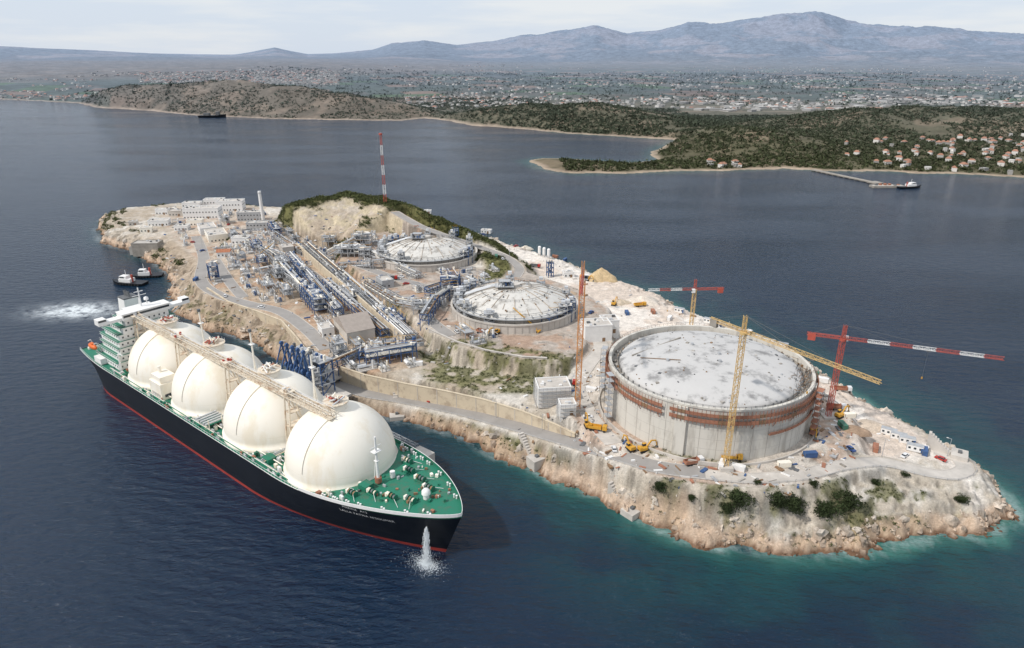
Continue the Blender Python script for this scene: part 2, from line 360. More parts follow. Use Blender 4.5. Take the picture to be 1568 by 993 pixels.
nf=N.new('ShaderNodeTexNoise'); nf.inputs['Scale'].default_value=.11; nf.inputs['Detail'].default_value=10; nf.inputs['Roughness'].default_value=.78; Lk.new(geo.outputs['Position'],nf.inputs['Vector'])
ad=N.new('ShaderNodeMath'); ad.operation='MULTIPLY_ADD'; Lk.new(nf.outputs['Fac'],ad.inputs[0]); ad.inputs[1].default_value=2.6; ad.inputs[2].default_value=-1.0
ml=N.new('ShaderNodeMath'); ml.operation='MULTIPLY'; ml.use_clamp=True; Lk.new(ad.outputs[0],ml.inputs[0]); 
m5=N.new('ShaderNodeMath'); m5.operation='MULTIPLY'; m5.inputs[1].default_value=3.0; Lk.new(a2.outputs['Fac'],m5.inputs[0]); Lk.new(m5.outputs[0],ml.inputs[1])
mx=N.new('ShaderNodeMix'); mx.data_type='RGBA'; Lk.new(ml.outputs[0],mx.inputs['Factor']); Lk.new(cr.outputs['Color'],mx.inputs['A']); mx.inputs['B'].default_value=(.75,.8,.82,1)
Lk.new(mx.outputs['Result'],b.inputs['Base Color'])
mp2=N.new('ShaderNodeMapping'); mp2.inputs['Scale'].default_value=(.42,1,1); mp2.inputs['Rotation'].default_value=(0,0,.5); Lk.new(geo.outputs['Position'],mp2.inputs['Vector'])
w1=N.new('ShaderNodeTexNoise'); w1.inputs['Scale'].default_value=.27; w1.inputs['Detail'].default_value=7; w1.inputs['Roughness'].default_value=.6; Lk.new(mp2.outputs['Vector'],w1.inputs['Vector'])
bp=N.new('ShaderNodeBump'); bp.inputs['Strength'].default_value=1; bp.inputs['Distance'].default_value=2.4; Lk.new(w1.outputs['Fac'],bp.inputs['Height']); Lk.new(bp.outputs['Normal'],b.inputs['Normal'])
raw_mesh('sea_water',V,grid_faces(nr,na)[:,::-1],[m],smooth=True,attrs={'shal':shal.ravel(),'foam':foam.ravel()})
# ---------------------------------------------------------------- mainland
sil=[(-600,70),(-100,76),(0,78),(150,83),(300,90),(350,90),(420,78),(470,88),(510,86),(570,80),(600,70),(650,66),(700,72),(760,65),(800,57),(870,47),(910,41),(960,53),(1010,50),(1050,39),(1100,43),(1150,37),(1190,32),(1250,29),(1290,40),(1350,42),(1440,48),(1500,55),(1568,58),(1800,60),(2200,75)]
sth=[math.atan((a-784)/F/1.08) for a,_ in sil]
def sl(y): v=(y-496.5)/F; return -(v*CP+SP)/(CP-v*SP)
smh=[H+sl(y)*14500*1.03 for _,y in sil]
hills=[
 (200,160,180,130,50),(300,163,220,150,56),(410,166,230,150,64),(500,172,200,120,44),(580,176,130,90,22),
 (760,186,160,110,24),(860,190,200,120,34),(960,195,160,120,30),(1090,222,130,110,20),(1180,225,150,120,22),(1280,205,220,170,24),(1400,200,260,180,27),(1560,205,300,200,28),(1750,220,300,200,30),(1500,240,160,80,13)]
HC=[(*G(a,b),rx,ry,h) for a,b,rx,ry,h in hills]
HAZE_ALBEDO=np.array([.235,.295,.395])  # painted aerial haze, blended into mainland ground, shrub and house colours
def haze_mix(r): return 1-np.exp(-np.maximum(r-1200,0)/7200)  # share of painted haze, growing with distance from the world origin
def land(x,y):
    sd=seg_d(CO,x,y); sd=sd+(fbm(x/40,y/40,4,63)-.5)*26*(np.hypot(x,y)<6000); r=np.hypot(x,y); th=np.arctan2(x,y)
    n=fbm(x/260,y/260,5,61); z=2.5+ss(r,1800,9000)*45+ (n-.5)*6
    h=np.zeros(x.shape)
    for cx,cy,rx,ry,hh in HC: h=np.maximum(h,0)+hh*np.exp(-((x-cx)/rx)**2-((y-cy)/ry)**2)*.8
    rgn=1-np.abs(2*fbm(x/130,y/130,5,72)-1)
    z=z+h*(.45+.6*fbm(x/170,y/170,5,71)+.45*rgn)
    M=np.interp(th,sth,smh)
    wx=x+900*(fbm(x/2500,y/2500,3,83)-.5)
    rg=1-np.abs(2*fbm(wx/2300,y/2300,7,81,.58)-1)
    rn=ss(r,8800,14500)
    z=z+np.maximum(M-50,0)*(rn**1.8*(.54+.56*rg)+ .30*rg*rg*ss(r,7800,10500)*(1-rn))
    z=z+ss(r,3200,6500)*ss(-th,-.05,.35)*(25+50*fbm(x/1500,y/1500,4,91))*np.where(th<0,1,0)
    z=np.where(sd<0,np.maximum(sd*.1,-6),z*ss(sd,-2,45)+.8)
    return z,sd
def land_col(x,y,z,sd):
    r=np.hypot(x,y); a=fbm(x/60,y/60,4,101); b_=fbm(x/350,y/350,4,111); c=hsh(np.floor((x+.3*y)/150),np.floor((y-.2*x)/190),5)
    S=x.shape+(3,)
    left=ss(-x,100,400)[...,None]
    h0=np.array([.105,.095,.055])*(1-left)+np.array([.125,.100,.065])*left
    sc_=ss(a,.5,.62)[...,None]*.42; hillc=h0*(1-sc_)+np.array([.27,.20,.14])*sc_
    fld=np.ones(S)*np.array([.06,.075,.05])
    fld=np.where((c>.6)[...,None],np.array([.09,.085,.06]),fld); fld=np.where((c>.88)[...,None],np.array([.20,.135,.09]),fld); fld=np.where((c<.10)[...,None],np.array([.06,.10,.03]),fld)
    fld=fld*(.5+.9*b_[...,None])
    kf=(ss(r,2300,3000)*ss(-z,-45,-25))[...,None]
    col=hillc*(1-kf)+fld*kf
    km=ss(r,7500,10000)[...,None]; g=fbm(x/700,y/900,6,121,.6)
    mt=np.array([.055,.065,.055])*(1-ss(g,.52,.62)[...,None])+np.array([.32,.24,.20])*ss(g,.52,.62)[...,None]
    col=col*(1-km)+mt*km
    kc=(ss(-sd,-9-10*(a),-2)*(r<4000)*.75)[...,None]; col=col*(1-kc)+np.array([.42,.33,.25])*kc
    hz=haze_mix(r)[...,None]; col=col*(1-hz)+HAZE_ALBEDO*hz  # distance haze baked into the ground and mountain albedo
    return col
th=np.linspace(-.95,.95,1250); rr=np.geomspace(850,24000,620)
RR,TT=np.meshgrid(rr,th,indexing='ij'); LX=RR*np.sin(TT); LY=RR*np.cos(TT)
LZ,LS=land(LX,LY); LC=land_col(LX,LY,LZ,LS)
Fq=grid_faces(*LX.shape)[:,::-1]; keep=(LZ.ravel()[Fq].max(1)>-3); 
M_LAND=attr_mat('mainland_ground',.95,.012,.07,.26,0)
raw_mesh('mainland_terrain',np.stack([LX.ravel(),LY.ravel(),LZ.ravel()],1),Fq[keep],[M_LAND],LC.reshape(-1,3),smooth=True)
def scatter(n,x0,x1,y0,y1,smin=10):
    x=rng.uniform(x0,x1,n); y=rng.uniform(y0,y1,n); z,sd=land(x,y); k=(sd>smin); return x[k],y[k],z[k],sd[k]
M_FOL=attr_mat('foliage_mass',.9,.5,3,.2,0)
Vs=[];Cs=[]
for (n,x0,x1,y0,y1,r0,r1,nt_,thr) in ((52000,80,1500,980,1950,1.6,4.2,9,.36),(28000,-1500,100,1600,2700,2.0,4.4,7,.42),(8000,-100,500,1500,2200,2.4,5,8,.40),(12000,-1800,2800,2300,5200,4,9,5,.5)):
    x,y,z,sd=scatter(n,x0,x1,y0,y1); k=fbm(x/90,y/90,3,131)+.25*rng.random(len(x))>thr+.1; x,y,z=x[k],y[k],z[k]
    R=rng.uniform(r0,r1,len(x)); hz=haze_mix(np.hypot(x,y))
    col=np.array([.046,.055,.024])[None]*(1-hz[:,None])+HAZE_ALBEDO*hz[:,None]  # shrub colour with the distance haze mixed in
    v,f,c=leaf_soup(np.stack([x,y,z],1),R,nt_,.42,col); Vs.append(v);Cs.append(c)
V=np.concatenate(Vs); raw_mesh('coastal_shrub_mass',V,np.arange(len(V)).reshape(-1,3),[M_FOL],np.concatenate(Cs))
def houses(name,L):
    V=[];Fc=[];C=[];k=0
    P=np.array([[-1,-1,0],[1,-1,0],[1,1,0],[-1,1,0],[-1,-1,1],[1,-1,1],[1,1,1],[-1,1,1],[-1.08,-1.08,1],[1.08,-1.08,1],[1.08,1.08,1],[-1.08,1.08,1],[-.5,0,1.45],[.5,0,1.45]])
    Q=[(0,1,5,4),(1,2,6,5),(2,3,7,6),(3,0,4,7),(8,9,13,12),(9,10,13,13),(10,11,12,13),(11,8,12,12)]
    for x,y,z,w,d_,h,r,cw,cr_,flat in L:
        A=P.copy(); 
        if flat: A[12:,2]=1.03; A[12:,0]*=.1
        A=A*np.array([w/2,d_/2,h]); c,s=math.cos(r),math.sin(r)
        B=np.stack([A[:,0]*c-A[:,1]*s+x,A[:,0]*s+A[:,1]*c+y,A[:,2]+z-1],1); V.append(B)
        for q in Q: Fc.append([k+i for i in q])
        cc=np.empty((14,3)); cc[:8]=cw; cc[8:]=cr_; C.append(cc); k+=14
    V=np.concatenate(V);C=np.concatenate(C)
    tri=[]
    for q in Fc:
        if q[2]==q[3]: tri.append((q[0],q[1],q[2]))
        else: tri.append((q[0],q[1],q[2])); tri.append((q[0],q[2],q[3]))
    raw_mesh(name,V,np.array(tri),[M_HSE],C)
M_HSE=attr_mat('house_render',.9,.3,2,.08,0)
def haze_tint(c,x,y):
    hz=float(haze_mix(math.hypot(x,y)))*.85; return np.array(c)*(1-hz)+HAZE_ALBEDO*hz  # house colour with part of the distance haze mixed in
L=[]
def town(n,x0,x1,y0,y1,thr,red=.35,wmin=9,wmax=17,z0=14):
    px=rng.uniform(x0,x1,n); py=rng.uniform(y0,y1,n)
    xy=np.array([G(a,b,z0) for a,b in zip(px,py)]); z,sd=land(xy[:,0],xy[:,1]); nn=fbm(xy[:,0]/420,xy[:,1]/420,4,141)
    for i in range(n):
        if sd[i]<12 or nn[i]<thr+.12*rng.random()-.06: continue
        if z[i]>z0+30: continue
        x,y=xy[i]; fl=rng.random()>red; w=rng.uniform(wmin,wmax)
        cw=haze_tint(rng.choice([.35,.5,.7])*np.array([1,.96,.90]),x,y); cr_=haze_tint((.36,.19,.13),x,y) if not fl else cw*.9
        L.append((x,y,z[i],w,w*rng.uniform(.6,1),rng.uniform(4,7),rng.uniform(0,3.14),cw,cr_,fl))
town(3200,215,520,115,128,.0,.10,10,18,22)
town(450,-60,150,128,150,.42,.3,8,14)
town(3400,620,1568,106,160,.53,.10,7,14,20)
town(1100,100,800,100,122,.53,.15,10,20,30)
town(150,1000,1568,144,166,.45,.1,14,38,14)
town(105,1270,1568,212,252,.38,.6,6,10,16)
town(18,1080,1260,230,250,.40,.5,6,10,12)
town(7,1095,1135,240,246,.0,.6,7,11,12)
houses('town_houses',L)
# ---------------------------------------------------------------- island boulders and bushes
iv,ifc=ico()
cand=np.argwhere((Dn>-2.5)&(Dn<5)&(rmask<.2)); cand=cand[rng.choice(len(cand),5000,replace=False)]
n=len(cand); bx=xs[cand[:,1]]+rng.random(n); by=ys[cand[:,0]]+rng.random(n); bz=Z[cand[:,0],cand[:,1]]-.35
R=rng.gamma(1.5,.30,n)+.2; R=np.minimum(R,1.8)
base=iv[None]*(1+.26*rng.normal(size=(n,len(iv),1)))*R[:,None,None]*rng.uniform(.55,1.5,(n,1,3))
V=base+np.stack([bx,by,bz],1)[:,None,:]
Fb=(ifc[None]+(np.arange(n)*len(iv))[:,None,None]).reshape(-1,3)
tone=rng.uniform(.6,1.15,(n,1,1)); cb=np.array([.55,.43,.33])*tone*np.ones((n,len(iv),1))
hi=ss(V[...,2],3,7)[...,None]; cb=cb*(1-hi)+np.array([.60,.53,.45])*tone*hi
wet=ss(-V[...,2],-1.2,-.4)[...,None]; cb=cb*(1-wet)+np.array([.13,.07,.04])*wet
raw_mesh('shore_boulders',V.reshape(-1,3),Fb,[M_ISL],cb.reshape(-1,3))
cand=np.argwhere((VEG>.4)&(Z>2)); wts=np.where(cand[:,0]+180>480,1.6,1.0); wts/=wts.sum(); cand=cand[rng.choice(len(cand),min(9000,len(cand)),replace=False,p=wts)]
n=len(cand); C=np.stack([xs[cand[:,1]],ys[cand[:,0]],Z[cand[:,0],cand[:,1]]],1)
R=rng.uniform(.35,1.4,n)*np.where((C[:,1]>480),1.7,.75)
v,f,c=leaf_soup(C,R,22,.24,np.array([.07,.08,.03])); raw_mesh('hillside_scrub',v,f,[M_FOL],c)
def bush(px,py,r):
    r*=1.2; x,y,z=site(px,py); m_=30; C=np.stack([x+rng.normal(size=m_)*r*.36,y+rng.normal(size=m_)*r*.36,z+rng.random(m_)*r*.85],1)
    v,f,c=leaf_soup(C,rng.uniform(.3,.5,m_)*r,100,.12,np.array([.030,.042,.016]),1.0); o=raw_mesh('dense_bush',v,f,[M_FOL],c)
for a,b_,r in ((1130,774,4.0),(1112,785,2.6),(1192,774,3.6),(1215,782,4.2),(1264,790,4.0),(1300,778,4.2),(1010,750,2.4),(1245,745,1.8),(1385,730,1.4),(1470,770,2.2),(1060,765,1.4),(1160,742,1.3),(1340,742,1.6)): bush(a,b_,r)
# ---------------------------------------------------------------- retaining walls
def wall(name,pts,zt,zb,th_=.8,m=WALLB):
    mb=MB(); P=[G(a,b,z) for (a,b),z in zip(pts,zt)]
    Q=[]
    for i in range(len(P)-1):
        n=6
        for j in range(n): t=j/n; Q.append((P[i][0]*(1-t)+P[i+1][0]*t,P[i][1]*(1-t)+P[i+1][1]*t,zt[i]*(1-t)+zt[i+1]*t,zb[i]*(1-t)+zb[i+1]*t))
    Q.append((*P[-1],zt[-1],zb[-1])); vs=[]
    for i,(x,y,a,b_) in enumerate(Q):
        i0=max(0,i-1); i1=min(len(Q)-1,i+1); dx=Q[i1][0]-Q[i0][0]; dy=Q[i1][1]-Q[i0][1]; l=math.hypot(dx,dy); nx,ny=dy/l,-dx/l
        for o,z in ((0,b_),(0,a-.4),(.18,a-.38),(.18,a),(-th_,a),(-th_,b_)): vs.append((x+nx*(o+.8),y+ny*(o+.8),z))
    fs=[(i*6+j,i*6+j+1,(i+1)*6+j+1,(i+1)*6+j) for i in range(len(Q)-1) for j in range(5)]; mb.add(vs,fs,m)
    for i in range(2,len(Q)-1,3):
        x,y,a,b_=Q[i]; dx=Q[i+1][0]-x; dy=Q[i+1][1]-y; l=math.hypot(dx,dy); nx,ny=dy/l,-dx/l
        mb.box(x+nx*.83,y+ny*.83,b_,.3,.12,a-b_-.45,CONCW,math.atan2(dy,dx))
    return mb.obj(name)
wall('retaining_wall',W1,[14.5]*7+[14],[4.5,4.5,4.5,5,6,8,10,12])
wall('retaining_wall',W2,[15]*6,[5,5,5,5,5,4])
wall('retaining_wall',[(658,503),(700,522),(745,535),(800,545),(838,547)],[22,22,22,22,22],[16,16,15,15,15],m=CONCW)
wall('retaining_wall',[(455,372),(500,412),(560,462),(600,497),(622,515)],[21]*5,[13]*5)
# ---------------------------------------------------------------- big tank under construction
def big_tank():
    e=bpy.data.objects.new('concrete_storage_tank',None); e.location=(T3[0],T3[1],17); link(e); R=T3R
    mb=MB(); mb.lathe(0,0,[(R,-1),(R,21.5)],TANKW,128); mb.lathe(0,0,[(R,21.5),(R+.4,21.6),(R+.4,22.4),(R-.9,22.4),(R-.9,19.3)],TANKW,128,False)
    for i in range(4):
        t=math.radians(-118+i*90); mb.box(math.cos(t)*(R+.4),math.sin(t)*(R+.4),-1,1.4,4.5,22.4,TANKW,t)
    for i in range(40):
        t=2*math.pi*i/40; mb.box(math.cos(t)*(R+.01),math.sin(t)*(R+.01),0,.05,.12,21.4,CONCD,t)
    for z in (4.3,8.6,12.9): mb.lathe(0,0,[(R+.01,z-.05),(R+.04,z),(R+.01,z+.05)],CONC,128)
    mb.lathe(0,0,[(R+4,-.8),(R+4,.9),(R+3.4,.9),(R+3.4,-.8)],CONCW,96,False)
    mb.obj('wall',parent=e)
    mb=MB(); mb.lathe(0,0,[(R-.9,19.4),(R-4.6,19.3)],CONCD,128)
    prof=[(R-4.4,19.2)]+[((R-4.4)*math.cos(a),20.4+5.6*math.sin(a)) for a in np.linspace(0.02,math.pi/2,18)]
    prof[-1]=(.01,prof[-1][1]); mb.lathe(0,0,prof,DOMEC,128)
    mb.obj('dome_roof',parent=e)
    mb=MB()
    for i in range(90):
        t=2*math.pi*(i+.5)/90; c,s=math.cos(t),math.sin(t); wd=2*math.pi*(R+1.4)/90*.97
        if 12<i%45<14: continue
        for z,k in ((16.2,1.5),(19.0,1.3)):
            mb.box(c*(R+.9),s*(R+.9),z,1.0,wd,.2,RUST,t); mb.box(c*(R+1.45),s*(R+1.45),z+.2,.1,wd,k,RUST if (i*7)%5 else BRN,t)
        for a in (0,.5):
            t2=t+a*2*math.pi/90; mb.beam((math.cos(t2)*(R+1.55),math.sin(t2)*(R+1.55),15.4),(math.cos(t2)*(R+1.55),math.sin(t2)*(R+1.55),22.0),.16,RUST)
        if i%3==0: mb.beam((c*(R+.2),s*(R+.2),13.8),(c*(R+1.4),s*(R+1.4),16.2),.2,RUST)
    for t0 in np.radians(np.arange(-70,-15,5)): mb.box(math.cos(t0)*(R+.8),math.sin(t0)*(R+.8),10.5,.9,3.4,.25,RUST,t0); mb.box(math.cos(t0)*(R+1.25),math.sin(t0)*(R+1.25),10.75,.08,3.4,1.1,RUST,t0)
    for i in range(120):
        t=2*math.pi*i/120; p=(math.cos(t)*(R+.3),math.sin(t)*(R+.3)); mb.beam((*p,22.4),(*p,23.7),.08,STEELD)
        t2=2*math.pi*(i+1)/120; mb.beam((*p,23.6),(math.cos(t2)*(R+.3),math.sin(t2)*(R+.3),23.6),.07,STEELD)
    mb.obj('formwork_ring',parent=e)
    mb=MB(); rd=random.Random(4)
    def zr(r): return 20.4+5.6*math.sqrt(max(0,1-(r/(R-4.4))**2))
    for i in range(300):
        t=rd.uniform(0,6.28); r=(R-5)*rd.random()**.5 if i<110 else rd.uniform(R-4.2,R-1.4); w=rd.choice([.3,.5,.8,1.3]); 
        mb.box(math.cos(t)*r,math.sin(t)*r,(zr(r)-.15) if i<110 else 19.3,w,w*rd.uniform(.3,1),rd.uniform(.3,.6)*(1 if i<110 else 2),rd.choice([CONCD,STEELD,BRN,CONC,STEEL]),rd.uniform(0,3))
    for i in range(60):
        t=math.radians(rd.gauss(-24,9)); r=R-rd.uniform(1,8); x,y=math.cos(t)*r,math.sin(t)*r; mb.beam((x,y,20.4),(x+rd.uniform(-1,1),y+rd.uniform(-1,1),23.5),.14,STEELD)
        mb.beam((x,y,21+rd.random()*2),(x+rd.uniform(-3,3),y+rd.uniform(-3,3),21.5+rd.random()*2),.14,BRN)
    for i in range(60):
        t=math.radians(i*6); x,y=math.cos(t)*(R-4),math.sin(t)*(R-4); mb.box(x,y,19.3,.3,.3,1.9,STEELD,t)
    mb.beam((-33,4,zr(33)+.3),(-8,20,zr(21)+.4),.5,CONCD); mb.beam((-30,0,zr(30)+.5),(-14,-6,zr(15)+.5),.25,BRN)
    for r,t in ((12,2),(20,3.4),(8,5),(25,1.1),(4,0)): mb.cyl((r*math.cos(t),r*math.sin(t),zr(r)-.5),(r*math.cos(t),r*math.sin(t),zr(r)+1.0),.7,STEEL,12)
    mb.obj('roof_fittings',parent=e)
    mb=MB()
    for ang in (-165,-35,160):
        t=math.radians(ang); cx,cy=math.cos(t)*(R+3.2),math.sin(t)*(R+3.2)
        for k in range(8):
            z=k*2.8
            for a,b_ in ((-1.2,-2),(1.2,-2),(1.2,2),(-1.2,2)):
                x=cx+a*math.cos(t)-b_*math.sin(t); y=cy+a*math.sin(t)+b_*math.cos(t); mb.beam((x,y,z-1),(x,y,z+2.8),.12,STEELD)
            mb.box(cx,cy,z+2.6,2.4,4,.1,RUST if ang==-35 else STEEL,t)
    mb.obj('stair_tower',parent=e)
big_tank()
def old_tank(T,seed):
    e=bpy.data.objects.new('domed_storage_tank',None); e.location=(T[0],T[1],20.5); link(e); rd=random.Random(seed)
    mb=MB(); mb.lathe(0,0,[(38,-5),(38,4.6),(38.4,4.6),(38.4,5.4),(37.2,5.4),(37.2,2.2),(33,2.2)],CONCW,96,False)
    for i in range(60):
        t=2*math.pi*i/60; mb.box(math.cos(t)*38.05,math.sin(t)*38.05,-2,.25,.4,6.5,CONC,t)
    mb.obj('bund_wall',parent=e)
    mb=MB(); mb.lathe(0,0,[(33,-1),(33,6),(33.5,6),(33.5,6.9),(32,6.9)],CONC,96,False)
    prof=[(32*math.sin(a)/math.sin(.62),6.9+ (math.cos(a)-math.cos(.62))*45) for a in np.linspace(.62,0.0003,14)]; mb.lathe(0,0,prof,DOMEO,96)
    mb.obj('dome_roof',parent=e)
    def zr(r): a=math.asin(min(1,r/32*math.sin(.62))); return 6.9+(math.cos(a)-math.cos(.62))*45
    RP=mat('rib_paint',(.42,.35,.28),.8,.2,.5)
    mb=MB()
    for i in range(24):
        t=2*math.pi*i/24
        for k in range(6):
            if rd.random()<.25: continue
            r0=31-k*4.5; r1=31-(k+1)*4.5; mb.beam((math.cos(t)*r0,math.sin(t)*r0,zr(r0)+.2),(math.cos(t)*r1,math.sin(t)*r1,zr(r1)+.2),.3,RP,.3)
    for r in (31,20,10):
        for i in range(48):
            t=2*math.pi*i/48;t2=2*math.pi*(i+1)/48
            mb.beam((math.cos(t)*r,math.sin(t)*r,zr(r)+1.2),(math.cos(t2)*r,math.sin(t2)*r,zr(r)+1.2),.14,STEELD)
            mb.beam((math.cos(t)*r,math.sin(t)*r,zr(r)),(math.cos(t)*r,math.sin(t)*r,zr(r)+1.3),.14,STEELD)
    mb.cyl((0,0,zr(0)-.3),(0,0,zr(0)+1.6),3.4,CONCW,20)
    mb.obj('roof_ribs',parent=e)
    mb=MB()
    def tower(t,r,w,h,mm):
        x,y=math.cos(t)*r,math.sin(t)*r
        for a in (-1,1):
            for b_ in (-1,1): mb.beam((x+a*w/2,y+b_*w/2,0),(x+a*w/2,y+b_*w/2,h),.35,mm)
        z=2.5
        while z<=h+.1:
            mb.box(x,y,z,w+.6,w+.6,.2,STEEL); 
            for a in (-1,1): mb.beam((x-w/2,y+a*w/2,z-2.5),(x+w/2,y+a*w/2,z),.2,mm); mb.beam((x+a*w/2,y-w/2,z),(x+a*w/2,y+w/2,z-2.5),.2,mm)
            for k in range(3): mb.box(x+rd.uniform(-w/2,w/2),y+rd.uniform(-w/2,w/2),z+.2,1,1,rd.uniform(.6,1.8),rd.choice([SILV,STEELD,mm,CREAM]))
            z+=2.5
        mb.box(x,y,h+.2,w*.5,w*.5,1.6,SILV)
    for a in (165,178,191,204,217,95,20,60,128,245,325): tower(math.radians(a),33.8,rd.uniform(3.5,5.5),rd.uniform(9,14),STEEL)
    for a in (-20,-30,150,140): tower(math.radians(a),35,5,11,BLUE)
    for j in range(5):
        for i in range(60):
            t=math.radians(110+i*4);t2=math.radians(114+i*4); r=33.8+j*.8; mb.beam((math.cos(t)*r,math.sin(t)*r,7.6),(math.cos(t2)*r,math.sin(t2)*r,7.6),.4,[SILV,STEEL,CREAM][j%3])
            if j==0 and i%2==0: mb.beam((math.cos(t)*36,math.sin(t)*36,1),(math.cos(t)*36,math.sin(t)*36,8.5),.3,STEELD); mb.beam((math.cos(t)*33.4,math.sin(t)*33.4,8.6),(math.cos(t)*37.2,math.sin(t)*37.2,8.6),.25,STEELD)
    for k in range(4): mb.cyl((-30+k*.2,-2+k*1.3,zr(28)+1.3),(-14,-1+k*1.1,zr(14)+1.4),.32,SILV,8); mb.cyl((-14,-1+k*1.1,zr(14)+1.4),(-1,k*.8,zr(0)+1.6),.32,SILV,8)
    mb.box(-6,-3,zr(5)+1.4,11,7,.25,STEEL); mb.box(-6,-3,zr(5)+4.4,7,5,.2,STEEL)
    for a in (-3.3,3.3):
        for b_ in (-2.3,2.3): mb.beam((-6+a,-3+b_,zr(7)),(-6+a,-3+b_,zr(5)+5.4),.25,STEELD)
    for i in range(24): mb.box(-6+rd.uniform(-5,5),-3+rd.uniform(-3,3),zr(5)+1.6,.9,.9,rd.uniform(.8,2.4),rd.choice([SILV,BLUE,WHITE,STEELD]))
    for i in range(40): t=rd.uniform(0,6.28); r=rd.uniform(8,30); mb.box(math.cos(t)*r,math.sin(t)*r,zr(r)-.1,rd.uniform(.4,1.5),.5,rd.uniform(.4,1),rd.choice([STEELD,SILV,BRN]),t)
    mb.obj('platforms_and_pipework',parent=e)
old_tank(T1,1); old_tank(T2,2)
# ---------------------------------------------------------------- cranes
def tower_crane(x,y,z0,zt,jib,cj,az,m1,mj,mj2,w=1.9,alt=0,ch=.2):
    e=bpy.data.objects.new('tower_crane',None); e.location=(x,y,z0); link(e); h=zt-z0
    mb=MB(); mb.box(0,0,-1,5,5,1.8,CONCW); mb.truss((0,0,.8),(0,0,h),w,m1,w*1.1,ch); mb.obj('mast',parent=e)
    c,s=math.cos(az),math.sin(az)
    mb=MB(); mb.cyl((0,0,h),(0,0,h+1),1.3,m1,12); mb.truss((0,0,h+1),(0,0,h+7),1.1,m1 if mj2 is None else mj,1.5,.18); 
    mb.box(c*1.2-s*1.5,s*1.2+c*1.5,h-.4,1.8,1.5,2.1,WHITE,az); mb.box(c*2.15-s*1.5,s*2.15+c*1.5,h+.2,.08,1.3,1.2,GLASS,az)
    mb.obj('slewing_cab',parent=e)
    mb=MB(); mb.truss((c,s,h+1.4),(c*jib,s*jib,h+1.4),1.2,mj,1.6,.16,True,mj2,alt); mb.truss((-c,-s,h+1.2),(-c*cj,-s*cj,h+1.2),1.1,mj,1.6,.16)
    mb.box(-c*(cj-2),-s*(cj-2),h-1.4,3.0,1.3,2.8,CONCD if mj2 is None else RED,az)
    mb.obj('jib',parent=e)
    mb=MB(); mb.beam((0,0,h+7),(c*jib*.66,s*jib*.66,h+2.2),.09,STEELD); mb.beam((0,0,h+7),(c*jib*.33,s*jib*.33,h+2.2),.09,STEELD); mb.beam((0,0,h+7),(-c*cj*.9,-s*cj*.9,h+1.6),.09,STEELD)
    mb.box(c*jib*.55,s*jib*.55,h+.1,1.4,1.2,.5,STEELD,az); mb.beam((c*jib*.55,s*jib*.55,h),(c*jib*.55,s*jib*.55,h-11),.06,STEELD); mb.box(c*jib*.55,s*jib*.55,h-12,.4,.4,.8,YEL)
    mb.obj('pendant_cables_and_hook',parent=e)
a=site(884,627); tower_crane(a[0],a[1],a[2],zat(a[1],425),26,10,math.radians(-97),ORG,RED,None,2.2,0,.24)
a=(104,368,HS(104,368)); tower_crane(*a[:2],a[2],zat(368,446),27,17,math.radians(184),YCR,RED,WHITE,1.8,4)
tower_crane(82,223.5,17,zat(223.5,512),49.5,15,math.atan2(183-223.5,110-82),YCR,YCR,None,1.7)
tower_crane(138,262,HS(138,262),zat(262,522),57,14,math.atan2(243.6-264,190-138),RED,RED,WHITE,1.7,5)
x,y,z=site(590,312); zt=zat(y,207); mb=MB(); n=7
for i in range(n): mb.truss((0,0,(zt-z)*i/n),(0,0,(zt-z)*(i+1)/n),2.2-1.0*i/n,RED if i%2==0 else WHITE,2.2,.2)
for i in range(3):
    t=i*2.094+.4; mb.beam((0,0,(zt-z)*.75),(math.cos(t)*24,math.sin(t)*24,-6),.08,STEELD)
mb.cyl((0,0,zt-z),(0,0,zt-z+1.5),1.5,RED,10); mb.obj('radio_mast',(x,y,z))
x,y,z=site(403,338); zt=zat(y,293); mb=MB(); mb.cyl((0,0,-1),(0,0,zt-z),1.7,WHITE,20,1.5); mb.cyl((0,0,zt-z-2),(0,0,zt-z-1.6),1.9,STEEL,20); mb.cyl((0,0,-1),(0,0,1),2.6,CONC,20); mb.obj('flare_stack',(x,y,z))
